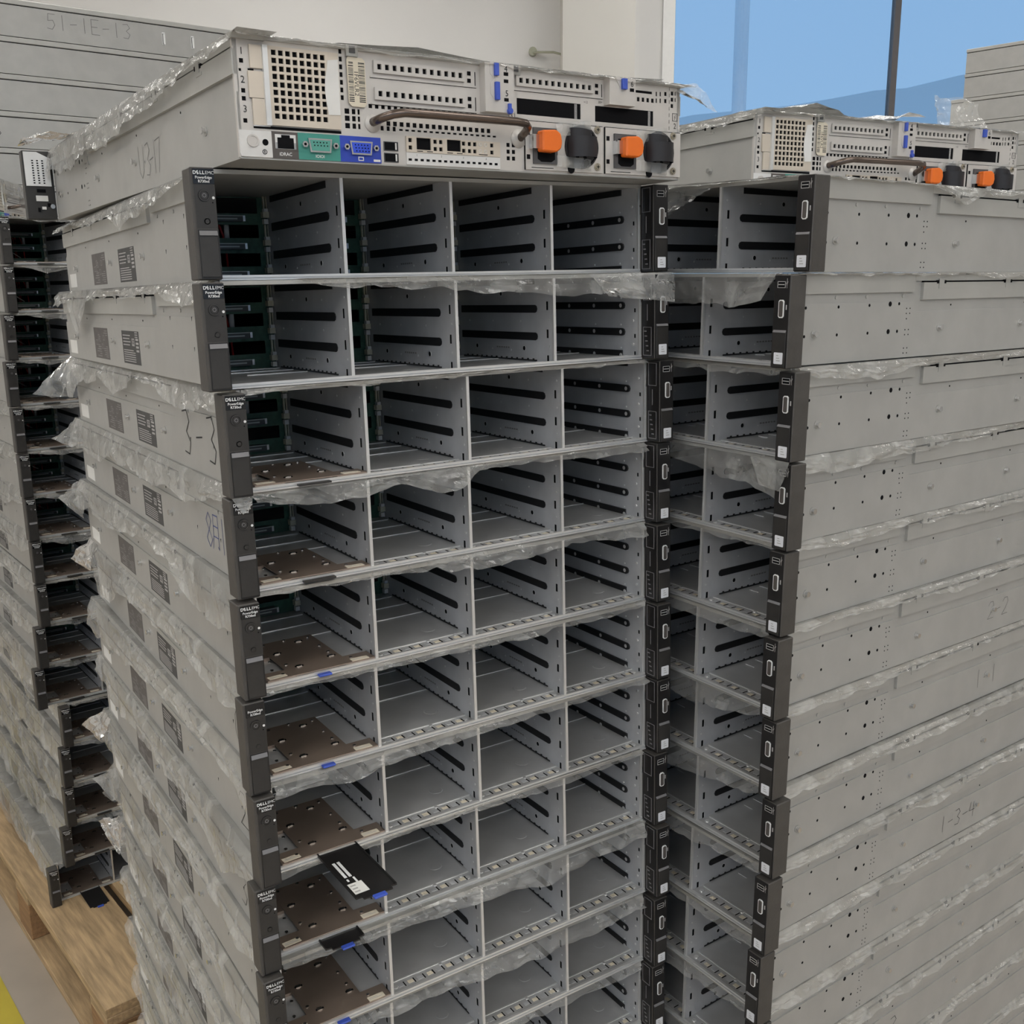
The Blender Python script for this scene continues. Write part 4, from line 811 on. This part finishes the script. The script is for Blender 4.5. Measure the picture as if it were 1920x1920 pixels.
rf = random.Random(11)
CL = {0: [(0, .006), (.09, .010), (.20, .020), (.30, .030), (.36, .012), (.45, .016), (.6, .008), (.72, .012)],
      1: [(0, .012), (.06, .022), (.14, .010), (.4, .010), (.5, .014), (.56, .055), (.60, .050), (.63, .014), (.72, .02)],
      2: [(0, .030), (.05, .026), (.10, .030), (.19, .024), (.22, .012), (.32, .008), (.36, .018), (.45, .034), (.5, .016), (.62, .030), (.72, .055)],
      3: [(0, .008), (.06, .014), (.15, .026), (.28, .030), (.45, .026), (.6, .038), (.72, .034)],
      4: [(0, .032), (.10, .052), (.16, .046), (.22, .020), (.30, .010), (.45, .024), (.6, .034), (.72, .040)],
      5: [(0, .020), (.10, .036), (.18, .022), (.30, .022), (.5, .03), (.62, .062), (.66, .055), (.72, .03)]}
for i, M in enumerate(C_M):
    dl = CL.get(i) or [(0, rf.uniform(.01, .045)), (.12, rf.uniform(.015, .05)), (.25, rf.uniform(.012, .03)), (.4, rf.uniform(.015, .035)), (.55, rf.uniform(.018, .045)), (.72, rf.uniform(.02, .05))]
    sides = [('L', .735, .004, dl, .006)]; pat = []
    if i == 1: sides.append(('F', -.150, .217, [(-.15, .004), (-.05, .012), (.05, .016), (.12, .022), (.16, .024), (.217, .020)], .005))
    elif i == 2: sides.append(('F', -.217, .217, [(-.217, .003), (0, .003), (.2, .005)], .002))
    elif i == 3: sides.append(('F', -.217, .217, [(-.217, .012), (-.16, .018), (-.12, .016), (-.08, .010), (-.04, .022), (-.01, .020), (.005, .006), (.1, .006), (.217, .012)], .006))
    elif i == 4: sides.append(('F', -.217, .217, [(-.217, .002), (-.05, .006), (0, .014), (.06, .013), (.12, .008), (.217, .014)], .004))
    elif i == 6: sides.append(('F', -.217, .217, [(-.217, .010), (-.15, .018), (-.09, .008), (0, .006), (.217, .004)], .006))
    elif i in (8, 9): sides.append(('F', -.217, .217, [(-.217, .004), (-.05, .012), (.08, .020), (.217, .014)], .006))
    elif i > 0: sides.append(('F', -.217, .217, [(-.217, .003), (-.05, rf.uniform(.002, .010)), (.08, rf.uniform(.002, .012)), (.217, rf.uniform(.003, .01))], .004))
    if i == 2: pat.append((((-.224, .722, H + .001), (-.224, .70, H - .005), (-.228, .715, .030), (-.280, .735, .040)), .006))
    if i in (3, 4, 5, 8, 9, 10): pat.append((((-.224, .73, H), (-.224, .68, H), (-.236, .70, H - rf.uniform(.03, .05)), (-.250, .78, H - rf.uniform(.02, .045))), .010))
    if i == 3: pat.append((((-.2405, -.023, H + .002), (-.2215, -.023, H + .002), (-.224, -.0245, H - .006), (-.232, -.0245, H - .013)), .001))
    if i == 1: pat.append((((.15, -.006, H), (.245, -.024, H), (.243, -.028, H - .030), (.17, -.012, H - .022)), .005))
    lab = 'clear plastic film draped over the %s server %s' % (ORD[i], SC_)
    film(M, lab, sides, 3.1 + 1.7 * i, pat)
for i, M in enumerate(R_M):
    dr = [(0, rf.uniform(.003, .010)), (.1, rf.uniform(.004, .014)), (.2, rf.uniform(.004, .014)), (.3, rf.uniform(.006, .018)), (.45, rf.uniform(.006, .016)), (.72, .012)]
    if i == 0: dr = [(0, .002), (.18, .002), (.21, .008), (.25, .018), (.29, .006), (.4, .004), (.72, .006)]
    if i == 1: dr = [(0, .002), (.3, .003), (.36, .008), (.45, .008), (.72, .005)]
    if i == 2: dr = [(0, .006), (.05, .014), (.12, .016), (.2, .008), (.3, .004), (.4, .008), (.72, .006)]
    if i == 3: dr = [(0, .012), (.06, .024), (.10, .022), (.14, .014), (.25, .012), (.35, .008), (.72, .01)]
    fr = [(-.217, rf.uniform(.003, .012)), (0, rf.uniform(.004, .014)), (.12, rf.uniform(.003, .014)), (.217, rf.uniform(.002, .008))]
    if i == 1: fr = [(-.217, .03), (0, .034), (.09, .032), (.14, .030), (.17, .034), (.195, .030), (.217, .002)]
    if i == 2: fr = [(-.217, .010), (.2, .008), (.217, .004)]
    if i == 3: fr = [(-.217, .004), (.02, .010), (.08, .024), (.13, .028), (.18, .030), (.217, .036)]
    if i in (6, 7): fr = [(-.217, .006), (0, .018), (.1, .024), (.15, .020), (.2, .010), (.217, .004)]
    pat = []
    if i == 0: fr = [(-.217, .002), (.217, .002)]; pat = [(((-.06, -.004, H + .001), (.112, -.004, H + .001), (.075, -.016, .066), (-.05, -.022, .030)), .010), (((.0, -.002, H + .004), (.20, -.002, H + .001), (.20, .20, H + .004), (-.02, .30, H + .018)), .008)]
    if i == 3: pat = [(((.19, -.022, H + .001), (.2405, -.024, H + .002), (.232, -.026, .060), (.205, -.024, .062)), .002)]
    film(M, 'clear plastic film over the %s server %s' % (ORD[i], SR_), [('R', .002, .72, dr, .003), ('F', -.217, .217, fr, .006)], 40 + 1.3 * i, pat)
for i, M in enumerate(L_M):
    dl = [(0, rf.uniform(.010, .03)), (.15, rf.uniform(.015, .05)), (.3, rf.uniform(.015, .05)), (.5, rf.uniform(.02, .06)), (.72, rf.uniform(.02, .06))]
    if i > 9: dl = [(a, v + .025) for a, v in dl]
    fr = [(-.217, rf.uniform(.002, .006)), (-.16, rf.uniform(.002, .016)), (-.1, rf.uniform(.002, .012)), (.217, .006)]
    film(M, 'clear plastic film over the %s server %s' % (ORD[i], SL_), [('L', .735, .004, dl, .008), ('F', -.217, .217, fr, .006)], 80 + 1.9 * i)
film(TM, 'clear plastic film crumpled over the port-side-out server with orange latches', [('R', 0, .735, [(0, .034), (.06, .030), (.14, .036), (.24, .040), (.32, .034), (.42, .024), (.52, .022), (.60, .016), (.66, .010), (.72, .014)], .005), ('B', .222, -.236, [(.222, .004), (.19, .003), (.15, .005), (.05, .006), (0, .008), (-.01, .002), (-.03, .004), (-.10, .007), (-.14, .010), (-.17, .016), (-.20, .020), (-.236, .018)], .004)], 131,
     [(((-.20, D - .02, H + .002), (-.245, D, H + .004), (-.268, D + .006, H - .022), (-.225, D + .012, H - .010)), .006), (((.215, D - .25, H + .002), (-.2, D - .3, H + .004), (-.2, D + .002, H + .004), (.215, D + .001, H + .002)), .012), (((.260, -.01, H + .004), (.20, .12, H + .010), (.20, .20, H + .004), (.262, .05, H + .008)), .012)])
film(T2M, 'clear plastic film over the port-side-out server lying before the window', [('R', .0, .735, [(0, .014), (.3, .012), (.55, .016), (.72, .010)], .004), ('B', .222, -.222, [(.222, .003), (.15, .004), (0, .004), (-.222, .002)], .003)], 151,
     [(((.20, D - .25, H + .004), (-.06, D - .3, H + .006), (-.05, D - .002, H + .012), (.17, D - .002, H + .010)), .022), (((-.11, D - .03, H + .001), (-.205, D - .03, H + .001), (-.20, D - .05, H + .040), (-.115, D - .05, H + .046)), .014)])
film(T3M, 'clear plastic film over the slanted port-side-out server above pallet boards', [('B', .222, -.222, [(.222, .03), (0, .028), (-.222, .03)], .005)], 171)
